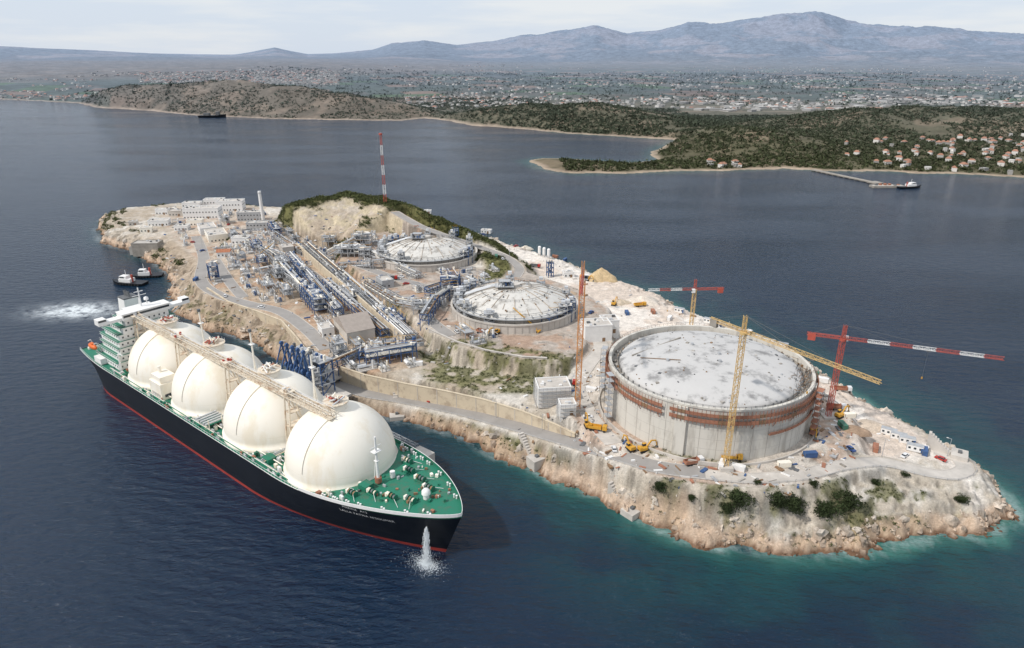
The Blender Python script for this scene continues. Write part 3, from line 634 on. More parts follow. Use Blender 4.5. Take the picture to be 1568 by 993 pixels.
# ---------------------------------------------------------------- ship
_a=math.radians(39.0); C0=np.array([-17,190])+139*np.array([-math.cos(_a),math.sin(_a)]); SANG=-_a; ST=-125.0
ship=bpy.data.objects.new('lng_carrier_ship',None); ship.location=(C0[0],C0[1],0); ship.rotation_euler=(0,0,SANG); link(ship)
def zd(x): t=min(max((x-62)/70,0),1); return 15+4.5*t*t*(3-2*t)
def hb(x,t):
    xs_=130.5+8.5*t; x0=42+16*t; p=1.75+.75*t; q=1-.22*t
    u=min(max((x-x0)/(xs_-x0),0),1); b_=23.5*max(0,1-u**p)**q
    if x<-86: k=(-86-x)/(-86-ST); b_*= (1-(.62-.50*t)*k*k)
    return b_
def hull():
    ts=[-1,-.5,0,.085,.2,.4,.6,.8,1.0]; ns=120; rows=[]
    for t in ts:
        tt=max(t,0); xs_=130.5+8.5*tt if t>=0 else 130.5+ (3 if t==-.5 else 0); row=[]
        for i in range(ns+1):
            s=1-(1-i/ns)**1.25; x=ST+s*(xs_-ST); b_=hb(min(x,130.5+8.5*tt),tt); z=t*zd(x) if t>=0 else t*9
            if t<0: b_*=1+.15*t; 
            row.append((x,b_,z))
        rows.append(row)
    for side in (-1,1):
        mb=MB()
        for j in range(len(ts)-1):
            vs=[(x,side*b_,z) for x,b_,z in rows[j]]+[(x,side*b_,z) for x,b_,z in rows[j+1]]
            k=ns+1; fs=[(i,i+1,k+i+1,k+i) if side<0 else (i+1,i,k+i,k+i+1) for i in range(ns)]
            mb.add(vs,fs,HULLR if j<3 else HULLB,True)
        mb.obj('hull_side',parent=ship)
    mb=MB()
    for j in range(len(ts)-1):
        a=rows[j][0]; b_=rows[j+1][0]; mb.add([(a[0],-a[1],a[2]),(a[0],a[1],a[2]),(b_[0],b_[1],b_[2]),(b_[0],-b_[1],b_[2])],[(3,2,1,0)],HULLR if j<3 else HULLB)
    mb.obj('transom',parent=ship)
    mb=MB(); top=rows[-1]; vs=[];nc=7
    for x,b_,z in top:
        for k in range(nc): vs.append((x,(-1+2*k/(nc-1))*b_*.995,z-.35))
    fs=[(i*nc+k,(i+1)*nc+k,(i+1)*nc+k+1,i*nc+k+1) for i in range(ns) for k in range(nc-1)]; mb.add(vs,fs,DECK); mb.obj('deck',parent=ship)
    mb=MB()
    for side in (-1,1):
        for i in range(ns):
            x,b_,z=top[i]; x2,b2,z2=top[i+1]
            if x>78:
                h=1.3; mb.add([(x,side*b_,z),(x2,side*b2,z2),(x2,side*b2,z2+h),(x,side*b_,z+h),(x,side*(b_-.25),z+h),(x2,side*(b2-.25),z2+h)],[(0,1,2,3),(3,2,5,4)],WHITE); mb.add([(x,side*max(0,b_-.25),z+h),(x2,side*max(0,b2-.25),z2+h),(x,side*max(0,b_-.25),z-.4),(x2,side*max(0,b2-.25),z2-.4)],[(0,1,3,2)],DECK)
            else:
                mb.beam((x,side*(b_-.1),z),(x2,side*(b2-.1),z2),.2,WHITE)
                mb.beam((x,side*(b_-.3),z+1.1),(x2,side*(b2-.3),z2+1.1),.08,WHITE); mb.beam((x,side*(b_-.3),z-.3),(x,side*(b_-.3),z+1.1),.08,WHITE)
    mb.obj('rails_and_bulwark',parent=ship)
hull()
RS=21.2; ZC=18.2; SPX=[74.5,30,-14.5,-58.5]
SEAM=mat('tank_seam',(.78,.72,.60),.6,.1,.5)
TR=mat('trestle_paint',(.68,.60,.48),.6,.15,.4,stain=(.48,.34,.23))
for x0 in SPX:
    mb=MB(); mb.lathe(x0,0,[(RS+.9,14.6),(RS+.9,16.0),(RS+.15,16.2),(RS,ZC)]+[(RS*math.cos(a),ZC+RS*math.sin(a)) for a in np.linspace(0.001,math.pi/2-.002,26)],CREAM,72)
    for a in (.12,): r=RS*math.cos(a); z=ZC+RS*math.sin(a); mb.lathe(x0,0,[(r+.02,z-.05),(r+.04,z),(r-.03,z+.05)],SEAM,72)
    mb.cyl((x0,0,ZC+RS-1.5),(x0,0,ZC+RS+2.2),4.2,CREAM,24); mb.cyl((x0,0,ZC+RS+2.2),(x0,0,ZC+RS+2.5),4.9,TR,24)
    for k in range(14): t=k*.449; mb.beam((x0+4.8*math.cos(t),4.8*math.sin(t),ZC+RS+2.5),(x0+4.8*math.cos(t),4.8*math.sin(t),ZC+RS+3.6),.1,WHITE)
    rd=random.Random(int(x0)); 
    for k in range(14): mb.cyl((x0+rd.uniform(-3,3),rd.uniform(-3,3),ZC+RS+2.5),(x0+rd.uniform(-3,3),rd.uniform(-3,3),ZC+RS+4.4),.35,rd.choice([WHITE,SILV,RED,CREAM,TR,RUST]),8)
    for k in range(12):
        a=.15+k*.11;b_=a+.11; mb.beam((x0+4,-RS*math.cos(a)*.985-.1,ZC+RS*math.sin(a)),(x0+4,-RS*math.cos(b_)*.985-.1,ZC+RS*math.sin(b_)),.25,CREAM,.25)
    mb.obj('spherical_cargo_tank',parent=ship)
mb=MB(); zt=38.9; yc=-6.0
mb.truss((-78,yc,zt+1),(80,yc,zt+1),2.6,TR,2.6,.26); mb.box(1,yc,zt-.5,158,2.4,.2,TR); 
for k,yy in enumerate((2.0,2.9,3.8)): mb.cyl((-78,yc+yy,zt+.2),(76,yc+yy,zt+.2),.36,[CREAM,TR,WHITE][k],8)
for s_ in (-1,1): mb.beam((-78,yc+s_*1.3,zt+3.4),(80,yc+s_*1.3,zt+3.4),.1,WHITE)
for k in range(38): mb.box(-74+k*4,yc+1.4,zt-.7,.35,5.6,.25,TR)
for x0 in (52.2,7.8,-36.5,-79.5):
    for a in (-1,1):
        mb.beam((x0+a*1.5,-9,14.6),(x0+a*1.5,yc-1,zt),.5,TR); mb.beam((x0+a*1.5,1,14.6),(x0+a*1.5,yc+1,zt),.5,TR)
    for z in (20,26,32): mb.box(x0,-4.5,z,4,8.5-(z-20)*.2,.2,TR)
    mb.beam((x0-1.5,-8.5,15),(x0-1.5,0,26),.25,TR); mb.beam((x0-1.5,-1,26),(x0-1.5,-7,38),.25,TR)
    mb.box(x0,yc,zt+2.4,5,5,.2,TR)
    for k in range(6): mb.box(x0+random.uniform(-2,2),yc+random.uniform(-2,2),zt+2.6,.8,.8,random.uniform(.6,1.6),random.choice([WHITE,TR,RED,STEEL]))
mb.obj('flying_passage',parent=ship)
mb=MB()
for x0,yy,h in ((52.2,6,53),(7.8,6,51),(-36.5,6,50)): 
    mb.cyl((x0,yy,14.6),(x0,yy,h),.55,CREAM,10,.35); mb.cyl((x0,yy,h),(x0,yy,h+1.2),.8,STEELD,10); mb.box(x0,yy,h-6,2.2,2.2,.15,WHITE)
    for a in (-1,1): mb.beam((x0+a*4,yy,14.6),(x0,yy,h-12),.25,CREAM)
mb.cyl((100,-3,18),(100,-3,37),.6,WHITE,10,.35); mb.box(100,-3,31,2.4,3.4,.2,WHITE); mb.beam((100,-5.5,33),(100,-.5,33),.2,WHITE); mb.beam((98,-3,19),(100,-3,31),.25,WHITE); mb.box(100,-3,27,1.6,1.6,.2,WHITE); mb.cyl((100,-3,18),(100,-3,20),1.3,RUST,12)
mb.obj('vent_masts',parent=ship)
mb=MB(); rd=random.Random(5)
for x0 in np.arange(-85,100,3.2):
    for sd_ in (-1,1):
        for k in range(4):
            xx=x0+rd.uniform(-2,2); bb=hb(xx,1); dx=min(abs(xx-c) for c in SPX); rmin=math.sqrt(max(0,(RS+1.6)**2-dx*dx)); 
            if bb-1.2<rmin+1: continue
            yy=rd.uniform(rmin+.8,bb-1.2); mb.box(xx,sd_*yy,zd(xx)-.4,rd.uniform(.4,2.0),rd.uniform(.3,1.2),rd.uniform(.6,2.2),rd.choice([CREAM,WHITE,DECK,STEEL,SILV,DECK,RUST]))
for k,yy in enumerate((20.9,21.6,22.2)):
    for sd_ in (-1,1): mb.cyl((-85,sd_*yy*.985,zd(0)+.5+k*.3),(70,sd_*yy*.985,zd(0)+.5+k*.3),.2,[STEEL,CREAM,DECK][k],6)
# grey piping looped between the tank covers
for xg in (52.2,7.8,-36.5):
    for sd_ in (-1,1):
        for k in range(6):
            yy=7+k*2.1; hw=math.sqrt(max(0,22.2**2)) ; w_=max(1.0,22.2-math.sqrt(max(0,22.2**2-yy*yy)))*.95
            mb.cyl((xg-w_,sd_*yy,15.6+.35*(k%3)),(xg+w_,sd_*yy,15.6+.35*(k%3)),.24,[STEEL,SILV,CREAM][k%3],8)
        for k in range(3): mb.cyl((xg-1+k,sd_*7,16.6),(xg-1+k,sd_*21,16.6),.22,[SILV,STEEL,TR][k],8)
for x0 in (7.8,):
    for sd_ in (-1,1):
        mb.box(x0,sd_*17,17.2,8,8,.2,DECK)
        for k in range(5): mb.cyl((x0-4+2*k,sd_*13,18.4),(x0-4+2*k,sd_*22.3,18.4),.45,SILV,8)
        for a in (-4.3,4.3): mb.beam((x0+a,sd_*15,14.7),(x0+a,sd_*15,20),.35,CREAM); mb.beam((x0+a,sd_*21,14.7),(x0+a,sd_*21,20),.35,CREAM)
mb.box(52.2,-18,14.6,4.5,4,2.4,DECK); mb.box(52.2,18,14.6,4.5,4,2.4,DECK)
mb.box(-36.5,-16,14.6,11,9,8,CREAM); mb.box(-36.5,-16,22.6,9,7,3,CREAM); mb.cyl((-39,-16,25.6),(-39,-16,28.6),.8,CREAM,10); mb.box(-30.9,-16,16,.1,6,1.4,GLASS); mb.box(-36.5,-20.55,16,8,.1,1.4,CONC)
for sd_ in (-1,1):
    for x0,y0 in ((104,9),(112,7),(119,4.5),(98,13.5)):
        z0=zd(x0)-.35; mb.box(x0,sd_*y0,z0,4.2,2.8,.4,DECK)
        for a in (-1.4,0,1.4): mb.cyl((x0+a-.45,sd_*y0,z0+1.3),(x0+a+.45,sd_*y0,z0+1.3),.8,rd.choice([BRN,STEELD,TR]),14); mb.cyl((x0+a+.45,sd_*y0,z0+1.3),(x0+a+.55,sd_*y0,z0+1.3),1.1,DECK,14)
        mb.box(x0-2.6,sd_*y0,z0,1,1.4,1.5,CREAM); mb.beam((x0,sd_*y0,z0+1.5),(x0+rd.uniform(3,6),sd_*(y0+rd.uniform(2,4)),z0+.6),.12,WHITE)
    for x0 in (90,96,101,106,115,123,130):
        y0=max(.8,hb(x0,1)-1.6); 
        for a in (-.6,.6): mb.cyl((x0+a,sd_*y0,zd(x0)-.35),(x0+a,sd_*y0,zd(x0)+.9),.3,WHITE,10); mb.cyl((x0+a,sd_*y0,zd(x0)+.9),(x0+a,sd_*y0,zd(x0)+1.05),.4,WHITE,10)
mb.box(99,-8,zd(99)-.35,4,4,2.4,DECK); mb.cyl((101,3,zd(101)-.3),(101,3,zd(101)+2.2),1.0,WHITE,12); mb.cyl((122,0,19),(122,0,21.0),1.1,WHITE,14); mb.lathe(122,0,[(1.6,21),(1.5,22.2),(.8,23),(.01,23.2)],WHITE,16)
for i in range(46):
    xx=rd.uniform(97,130); yy=rd.uniform(-.8,.8)*hb(xx,1); mb.box(xx,yy,zd(xx)-.4,rd.uniform(.3,1.4),rd.uniform(.3,1),rd.uniform(.4,1.3),rd.choice([CREAM,DECK,RUST,STEELD,STEEL,BRN,DECK]),rd.uniform(0,3))
for p,q in (((56,-22),(64,-22)),((64,-22),(66,-20)),((66,-20),(60,-18.5)),((84,-20),(90,-14)),((84,20),(90,14))): mb.beam((*p,zd(p[0])-.3),(*q,zd(q[0])-.3),.35,WHITE,.06)
mb.obj('deck_machinery',parent=ship)
mb=MB()
XO=10.5
lv=[(-101,24,38,15,4),(-101,23,35,19,3.4),(-100.5,21,33,22.4,3.4),(-100.5,20,32,25.8,3.4),(-100,18,30,29.2,3.4),(-98,15,26,32.6,3.4),(-97,12,22,36,3.4)]
for cx,sx,sy,z0,h in lv:
    cx=cx+XO-1
    mb.box(cx,0,z0,sx,sy,h,WHITE); mb.box(cx,0,z0+h-.14,sx+1.0,sy+2.0,.16,WHITE); mb.box(cx,0,z0+h+.03,sx+.8,sy+1.8,.06,DECK)
    for k in range(int(sy/2.6)):
        yy=-sy/2+1.5+k*2.6; mb.box(cx+sx/2+.02,yy,z0+1.3,.08,.8,.9,GLASS)
    for k in range(int(sx/2.6)):
        for sd_ in (-1,1): mb.box(cx-sx/2+1.5+k*2.6,sd_*(sy/2+.02),z0+1.3,.8,.08,.9,GLASS)
    for sd_ in (-1,1): mb.beam((cx-sx/2-.4,sd_*(sy/2+.95),z0+h+1.05),(cx+sx/2+.4,sd_*(sy/2+.95),z0+h+1.05),.1,WHITE); mb.beam((cx+sx/2+.4,-sy/2-.95,z0+h+1.05),(cx+sx/2+.4,sy/2+.95,z0+h+1.05),.1,WHITE)
bx_=-84
mb.box(bx_,0,39.6,7,24,3.2,WHITE); mb.box(bx_,0,39.6,5,46,1.4,WHITE); 
for sd_ in (-1,1): mb.box(bx_,sd_*21,41,4.6,4,1.6,WHITE); mb.beam((bx_,sd_*11,34),(bx_,sd_*21,39.6),.5,WHITE); mb.box(bx_+2.32,sd_*21,41.4,.06,3.6,1,GLASS)
mb.box(bx_+3.53,0,41,.08,23,1.1,GLASS); mb.box(bx_,0,42.8,7.6,24.6,.2,WHITE); mb.box(bx_-6,0,39.4,7,14,2.6,WHITE)
mb.cyl((-86,0,43),(-86,0,53),.5,WHITE,10,.3); mb.beam((-86,-3.5,49),(-86,3.5,49),.25,WHITE); mb.beam((-86,-2.2,51),(-86,2.2,51),.35,WHITE); mb.beam((-89,0,42),(-86,0,50),.25,WHITE); mb.cyl((-91,5,42),(-91,5,44.2),.3,WHITE,8); mb.lathe(-91,5,[(1.2,44.2),(1.1,45.4),(.01,46)],WHITE,14)
mb.box(-109,0,15,12,24,10,WHITE); mb.box(-109,0,25,12.6,24.6,.15,DECK); mb.box(-109,3,25,9,9,12,WHITE,0,.9); mb.box(-109,3,37,8,8,5,WHITE,0,.92); mb.box(-109,3,42,7.4,7.4,.7,STEELD)
for a in (-2,0,2): mb.cyl((-109+a,3,42),(-110+a,3,45.5),.7,STEELD,10)
for a in (-10,-6,9): mb.cyl((-105,a,25),(-105,a,29),.7,WHITE,12); mb.cyl((-112,a,25),(-112,a,28),.5,CREAM,12)
for sd_ in (-1,1): mb.box(-98,sd_*20,15,8,4,3,WHITE)
mb.obj('accommodation_block',parent=ship)
LBO=mat('lifeboat_orange',(.75,.16,.03),.5,.1,1)
for sd_ in (-1,1):
    mb=MB(); prof=[(-4.2,.1),(-3.5,.9),(-2,1.25),(2,1.25),(3.5,.9),(4.2,.1)]
    vs=[];k=8; xb=-105
    for xx,r in prof:
        for i in range(k): t=2*math.pi*i/k; vs.append((xb+xx,sd_*20.5+r*math.cos(t),22+r*math.sin(t)*1.15))
    mb.add(vs,[(j*k+i,j*k+(i+1)%k,(j+1)*k+(i+1)%k,(j+1)*k+i) for j in range(5) for i in range(k)],LBO,True)
    mb.box(xb,sd_*20.5,23.2,2.6,1.2,.8,LBO)
    for a in (-3.6,3.6): mb.beam((xb+a,sd_*17,15),(xb+a,sd_*19.6,24.6),.3,WHITE); mb.beam((xb+a,sd_*19.6,24.6),(xb+a,sd_*21,24.3),.3,WHITE)
    mb.obj('lifeboat',parent=ship)
mb=MB(); rd=random.Random(8)
for i in range(40):
    xx=rd.uniform(-123,-116.5); mb.box(xx,rd.uniform(-17,17),14.7,rd.uniform(.5,2.2),rd.uniform(.5,1.8),rd.uniform(.6,1.6),rd.choice([WHITE,DECK,STEELD,CREAM,RUST]))
for yy in (-19,19):
    mb.cyl((-77,yy,14.7),(-77,yy,25),.5,WHITE,10); mb.beam((-77,yy,25),(-66,yy*1.1,28),.35,WHITE)
mb.obj('aft_deck_gear',parent=ship)
def hull_text(txt,x0,zc,size,name):
    cu=bpy.data.curves.new(name,'FONT'); cu.body=txt; cu.size=size; cu.extrude=0; cu.space_character=1.15
    o=bpy.data.objects.new(name,cu); link(o); dg=bpy.context.evaluated_depsgraph_get(); me=bpy.data.meshes.new_from_object(o.evaluated_get(dg)); bpy.data.objects.remove(o)
    for v in me.vertices:
        x=x0+v.co.x; z=zc+v.co.y; t=z/zd(x); v.co=(x,-(hb(x,t)+.12),z)
    me.materials.clear(); me.materials.append(WHITE); o=bpy.data.objects.new(name,me); link(o,ship)
hull_text("LALLA FATMA N'SOUMER",98,14.0,1.6,'hull_name_lettering')
hull_text("MARINE  A13",100,16.4,1.5,'hull_name_lettering')
mb=MB(); rd=random.Random(3); FO=mat('foam_water',(.78,.82,.84),.5,.1,1)
ax=128.5; ay=-(hb(ax,.72)+.2); az_=14.0
for i in range(700):
    q=rd.random()**.7; z=az_*(1-q*q); r=.15+q*1.6; x=ax+rd.gauss(0,r*.6)+.8*q; y=ay-1.4*q+rd.gauss(0,r*.4); mb.beam((x,y,z),(x+rd.gauss(0,.08),y-.1,max(0,z-rd.uniform(.5,1.8))),rd.uniform(.03,.13),FO)
for i in range(3000):
    r=abs(rd.gauss(0,3.0)); t=rd.uniform(0,6.28); w=rd.uniform(.05,.26); mb.box(ax+1+r*math.cos(t)*1.4,ay-2+r*math.sin(t)*.9,-.05,w,w*rd.uniform(.4,1),.08+rd.random()*.8*math.exp(-r/1.6),FO,rd.uniform(0,3),.4)
mb.obj('ballast_water_discharge',parent=ship)
def SW(x,y): c,s=math.cos(SANG),math.sin(SANG); return (C0[0]+x*c-y*s,C0[1]+x*s+y*c)
# ---------------------------------------------------------------- jetty
mb=MB()
def jslab(x,y,sx,sy,z,h): mb.box(x,y,z-h,sx,sy,h,CONCW)
jslab(0,38,44,16,9,1.2); jslab(-2,60,10,32,9.2,1.0)
for i in range(9):
    for yy in (32,38,44): mb.cyl((-20+i*5,yy,-8),(-20+i*5,yy,7.8),.6,CONCD,10)
for xx in (-95,-58,58,86):
    mb.box(xx,31,3,9,8,5,CONCW); [mb.cyl((xx+a,31+b_,-8),(xx+a,31+b_,3),.8,CONCD,10) for a in (-3,3) for b_ in (-2.5,2.5)]
    mb.box(xx,26.6,2,4,1.2,5,TIRE)
mb.truss((-91,33,8.5),(-62,33,8.5),1.6,STEEL,2,.16); mb.truss((-54,33,8.5),(-22,33,8.5),1.6,STEEL,2,.16); mb.truss((22,33,8.5),(54,33,8.5),1.6,STEEL,2,.16); mb.truss((62,33,8.5),(82,33,8.5),1.6,STEEL,2,.16)
mb.obj('loading_jetty',(C0[0],C0[1],0),SANG)
for xx in (-9,-4.5,0,4.5,9):
    mb=MB(); mb.cyl((0,0,0),(0,0,12),.7,BLUE,12); mb.box(0,0,11,1.8,2.2,1.3,BLUE); mb.beam((0,2,4),(0,1.2,23),.75,BLUE); mb.beam((0,1.2,23),(0,-4,19),.35,STEELD); mb.beam((0,.2,11.5),(0,-1.6,24),.65,BLUE); mb.beam((0,-1.6,24),(0,-6,13),.5,BLUE)
    mb.box(0,2.2,2.5,1.6,1.4,3,BLUE); mb.cyl((-.6,0,12),(.6,0,12),1.3,BLUE,14); mb.cyl((-.5,-1.6,24),(.5,-1.6,24),1.0,BLUE,14)
    p=SW(xx,32); mb.obj('marine_loading_arm',(p[0],p[1],9),SANG)
mb=MB()
for a in (-13,-6,6,13):
    for b_ in (36,43):
        mb.beam((a,b_,9),(a,b_,26),.5,BLUE)
for z in (14,20,26): 
    mb.box(0,39.5,z,27,8,.3,STEEL)
    for a in (-13,13): mb.beam((a,36,z-5),(a,43,z),.3,BLUE)
    for i in range(16): mb.box(-12+i*1.6,39.5+random.uniform(-3,3),z+.3,1.0,1.2,random.uniform(.8,3),random.choice([SILV,BLUE,STEELD,CREAM]))
mb.obj('jetty_platform_frame',(C0[0],C0[1],0),SANG)
# ---------------------------------------------------------------- pipe racks / process plant
def rack(pts,w,h,col,levels=2,np_=6,step=6,name='pipe_rack'):
    mb=MB(); P=[Vector(p) for p in pts]; o=P[0].copy(); 
    for i in range(len(P)-1):
        a,b_=P[i]-o,P[i+1]-o; d_=b_-a; L_=d_.length; dn=Vector((d_.x,d_.y,0)).normalized(); nn_=Vector((-dn.y,dn.x,0)); n=max(1,int(L_/step))
        for k in range(n+1):
            c=a.lerp(b_,k/n)
            for s_ in (-1,1):
                q=c+nn_*(s_*w/2); mb.beam(q+Vector((0,0,-8)),q+Vector((0,0,h)),.38,col)
            for l in range(levels): z=h-l*3.2; mb.beam(c+nn_*(w/2)+Vector((0,0,z)),c-nn_*(w/2)+Vector((0,0,z)),.34,col)
            if k<n and k%2==0:
                c2=a.lerp(b_,(k+1)/n)
                for s_ in (-1,1): mb.beam(c+nn_*(s_*w/2),c2+nn_*(s_*w/2)+Vector((0,0,h)),.18,col)
        for s_ in (-1,1):
            for l in range(levels): z=h-l*3.2-.2; mb.beam(a+nn_*(s_*w/2)+Vector((0,0,z)),b_+nn_*(s_*w/2)+Vector((0,0,z)),.26,col)
        for l in range(levels):
            for k in range(np_):
                if random.random()<.2: continue
                off=nn_*((k+.5)/np_-.5)*w*.92; r=random.choice([.12,.18,.26,.4]); z=h-l*3.2+.2+r; mb.cyl(a+off+Vector((0,0,z)),b_+off+Vector((0,0,z)),r,random.choice([SILV,STEELD,WHITE,STEEL,CREAM,BRN]),8,cap=False)
        for k in range(int(L_/5)):
            c=a.lerp(b_,random.random())+nn_*random.uniform(-w/2,w/2); mb.box(c.x,c.y,c.z+h+.2,random.uniform(.5,1.6),random.uniform(.5,1.4),random.uniform(.5,1.8),random.choice([SILV,STEELD,BLUE,WHITE,CREAM]))
    mb.obj(name,o)
def st(px,py,dz=0): a=site(px,py); return (a[0],a[1],a[2]+dz)
rack([st(470,385),st(520,430),st(580,485),st(628,530)],8,7,STEEL,3,9)
rack([st(445,400),st(480,440),st(520,490)],6,7,BLUE,2,6)
rack([st(560,370),st(530,385),st(500,400)],6,7,STEEL)
rack([st(655,455),st(700,440),st(690,425)],5,6,BLUE)
rack([st(560,440),st(610,470),st(650,478)],6,6,STEEL)
j=SW(-2,48); jj=SW(0,74); rack([(j[0],j[1],9.2),(jj[0],jj[1],11),st(560,560),st(630,548)],6,8,BLUE,2,7)
rack([st(415,360),st(440,378),st(465,392)],5,5,STEEL)
rack([st(835,505),st(860,490),st(872,470)],5,7,BLUE)
rack([st(480,470),st(455,440),st(425,420),st(400,425)],5,6,STEEL)
rack([st(395,385),st(430,410),st(470,455)],5,6,STEEL)
rack([st(500,440),st(545,480),st(590,520)],5,6,BLUE)
rack([st(540,380),st(580,400),st(640,428)],4,5,STEEL)
rack([st(520,415),st(570,412),st(600,408)],4,6,STEEL)
rack([st(650,500),st(668,470),st(690,455)],5,7,BLUE)
rack([st(365,365),st(400,385),st(445,400)],4,4,STEEL)
def steel_frame(x,y,z,sx,sy,h,rot,col,name='steel_process_structure'):
    mb=MB(); nx=max(2,int(sx/5)); ny=max(1,int(sy/5)); rd=random.Random(int(x*7+y))
    for i in range(nx+1):
        for j in range(ny+1):
            mb.beam((-sx/2+i*sx/nx,-sy/2+j*sy/ny,-1),(-sx/2+i*sx/nx,-sy/2+j*sy/ny,h),.4,col)
    l=3.5
    while l<=h+.1:
        for j in range(ny+1): mb.beam((-sx/2,-sy/2+j*sy/ny,l),(sx/2,-sy/2+j*sy/ny,l),.32,col)
        for i in range(nx+1): mb.beam((-sx/2+i*sx/nx,-sy/2,l),(-sx/2+i*sx/nx,sy/2,l),.32,col)
        mb.box(0,0,l-.25,sx*.92,sy*.85,.12,STEEL)
        for k in range(int(sx*sy/12)):
            a,b_=rd.uniform(-sx/2+1,sx/2-1),rd.uniform(-sy/2+1,sy/2-1); mm=rd.choice([SILV,STEELD,WHITE,col,CREAM,STEEL])
            if rd.random()<.5: mb.cyl((a,b_,l-.1),(a,b_,l+rd.uniform(1,3)),rd.uniform(.3,.9),mm,10)
            else: mb.cyl((a-rd.uniform(1,2.5),b_,l+.9),(a+rd.uniform(1,2.5),b_,l+.9),rd.uniform(.2,.7),mm,10)
        l+=3.5
    for i in range(nx):
        for s_ in (-1,1):
            if i%2==0: mb.beam((-sx/2+i*sx/nx,s_*sy/2,0),(-sx/2+(i+1)*sx/nx,s_*sy/2,h),.2,col)
    for s_ in (-1,1): mb.beam((-sx/2,s_*sy/2,h+1),(sx/2,s_*sy/2,h+1),.12,YEL)
    mb.obj(name,(x,y,z),rot)
RA=math.atan2(site(628,530)[1]-site(470,385)[1],site(628,530)[0]-site(470,385)[0])
USED=[]
def sf(px,py,*a):
    x,y,z=site(px,py); USED.append((x,y,max(a[0],a[1])*.5)); steel_frame(x,y,z,*a)
sf(482,470,34,9,12,RA,BLUE)
for a in [(430,410,20,10,9,RA,STEEL),(540,460,26,8,9,RA,STEEL),(600,500,20,10,9,RA,BLUE),(535,392,20,10,10,0,STEEL),(555,378,14,9,12,0,STEEL),(690,440,12,10,9,0,BLUE),(650,478,12,9,9,0,STEEL),(600,385,10,6,9,0,BLUE),(615,545,16,8,9,.2,BLUE),(850,492,10,8,9,.2,BLUE),(842,424,4,4,12,.3,BLUE),(698,366,4,4,10,.3,BLUE),(510,478,20,7,7,RA,STEEL),(410,440,14,8,6,RA,STEEL),(590,545,12,8,8,.1,STEEL),(505,375,10,8,9,0,STEEL),(560,395,8,8,8,0,STEEL),(690,458,10,6,10,.2,STEEL),(640,395,6,6,8,0,STEEL)]: sf(*a)
def skid(x,y,z,seed):
    rd=random.Random(seed); mb=MB(); w=rd.uniform(6,11); mb.box(0,0,-.5,w,w*.6,.8,CONCW)
    for k in range(rd.randint(3,5)):
        a=rd.uniform(-w/2+1,w/2-1); b_=rd.uniform(-w*.25,w*.25); t=rd.random()
        if t<.4:
            r=rd.uniform(.4,.9); h=rd.uniform(2.0,5); mb.cyl((a,b_,.3),(a,b_,h),r,rd.choice([WHITE,SILV,CREAM]),14); mb.lathe(a,b_,[(r,h),(r*.7,h+r*.35),(.01,h+r*.5)],SILV,14)
        elif t<.7:
            r=rd.uniform(.5,1.0); l=rd.uniform(1.2,2.6); mb.cyl((a-l,b_,r+.8),(a+l,b_,r+.8),r,rd.choice([WHITE,SILV]),14); mb.box(a-l*.6,b_,.2,.4,r*1.6,1,CONC); mb.box(a+l*.6,b_,.2,.4,r*1.6,1,CONC)
        else: mb.box(a,b_,.3,rd.uniform(1.2,2.6),rd.uniform(1.0,2.0),rd.uniform(1.4,2.6),rd.choice([WHITE,BLUE,STEEL,CREAM,WHITE]))
    for k in range(6): yy=rd.uniform(-w*.3,w*.3); zz=rd.uniform(1,3.5); mb.cyl((-w/2,yy,zz),(w/2,yy,zz),.14,rd.choice([SILV,STEELD]),6); mb.beam((w/2,yy,0),(w/2,yy,zz),.16,STEEL); mb.beam((-w/2,yy,0),(-w/2,yy,zz),.16,STEEL)
    if rd.random()<.4:
        for a in (-1,1):
            for b_ in (-1,1): mb.beam((a*w*.45,b_*w*.28,0),(a*w*.45,b_*w*.28,4.5),.22,STEEL)
            mb.beam((a*w*.45,-w*.28,4.5),(a*w*.45,w*.28,4.5),.2,STEEL); mb.beam((-w*.45,a*w*.28,4.5),(w*.45,a*w*.28,4.5),.2,STEEL)
    mb.obj('process_skid',(x,y,z),rd.choice([RA,RA+1.57,RA]))
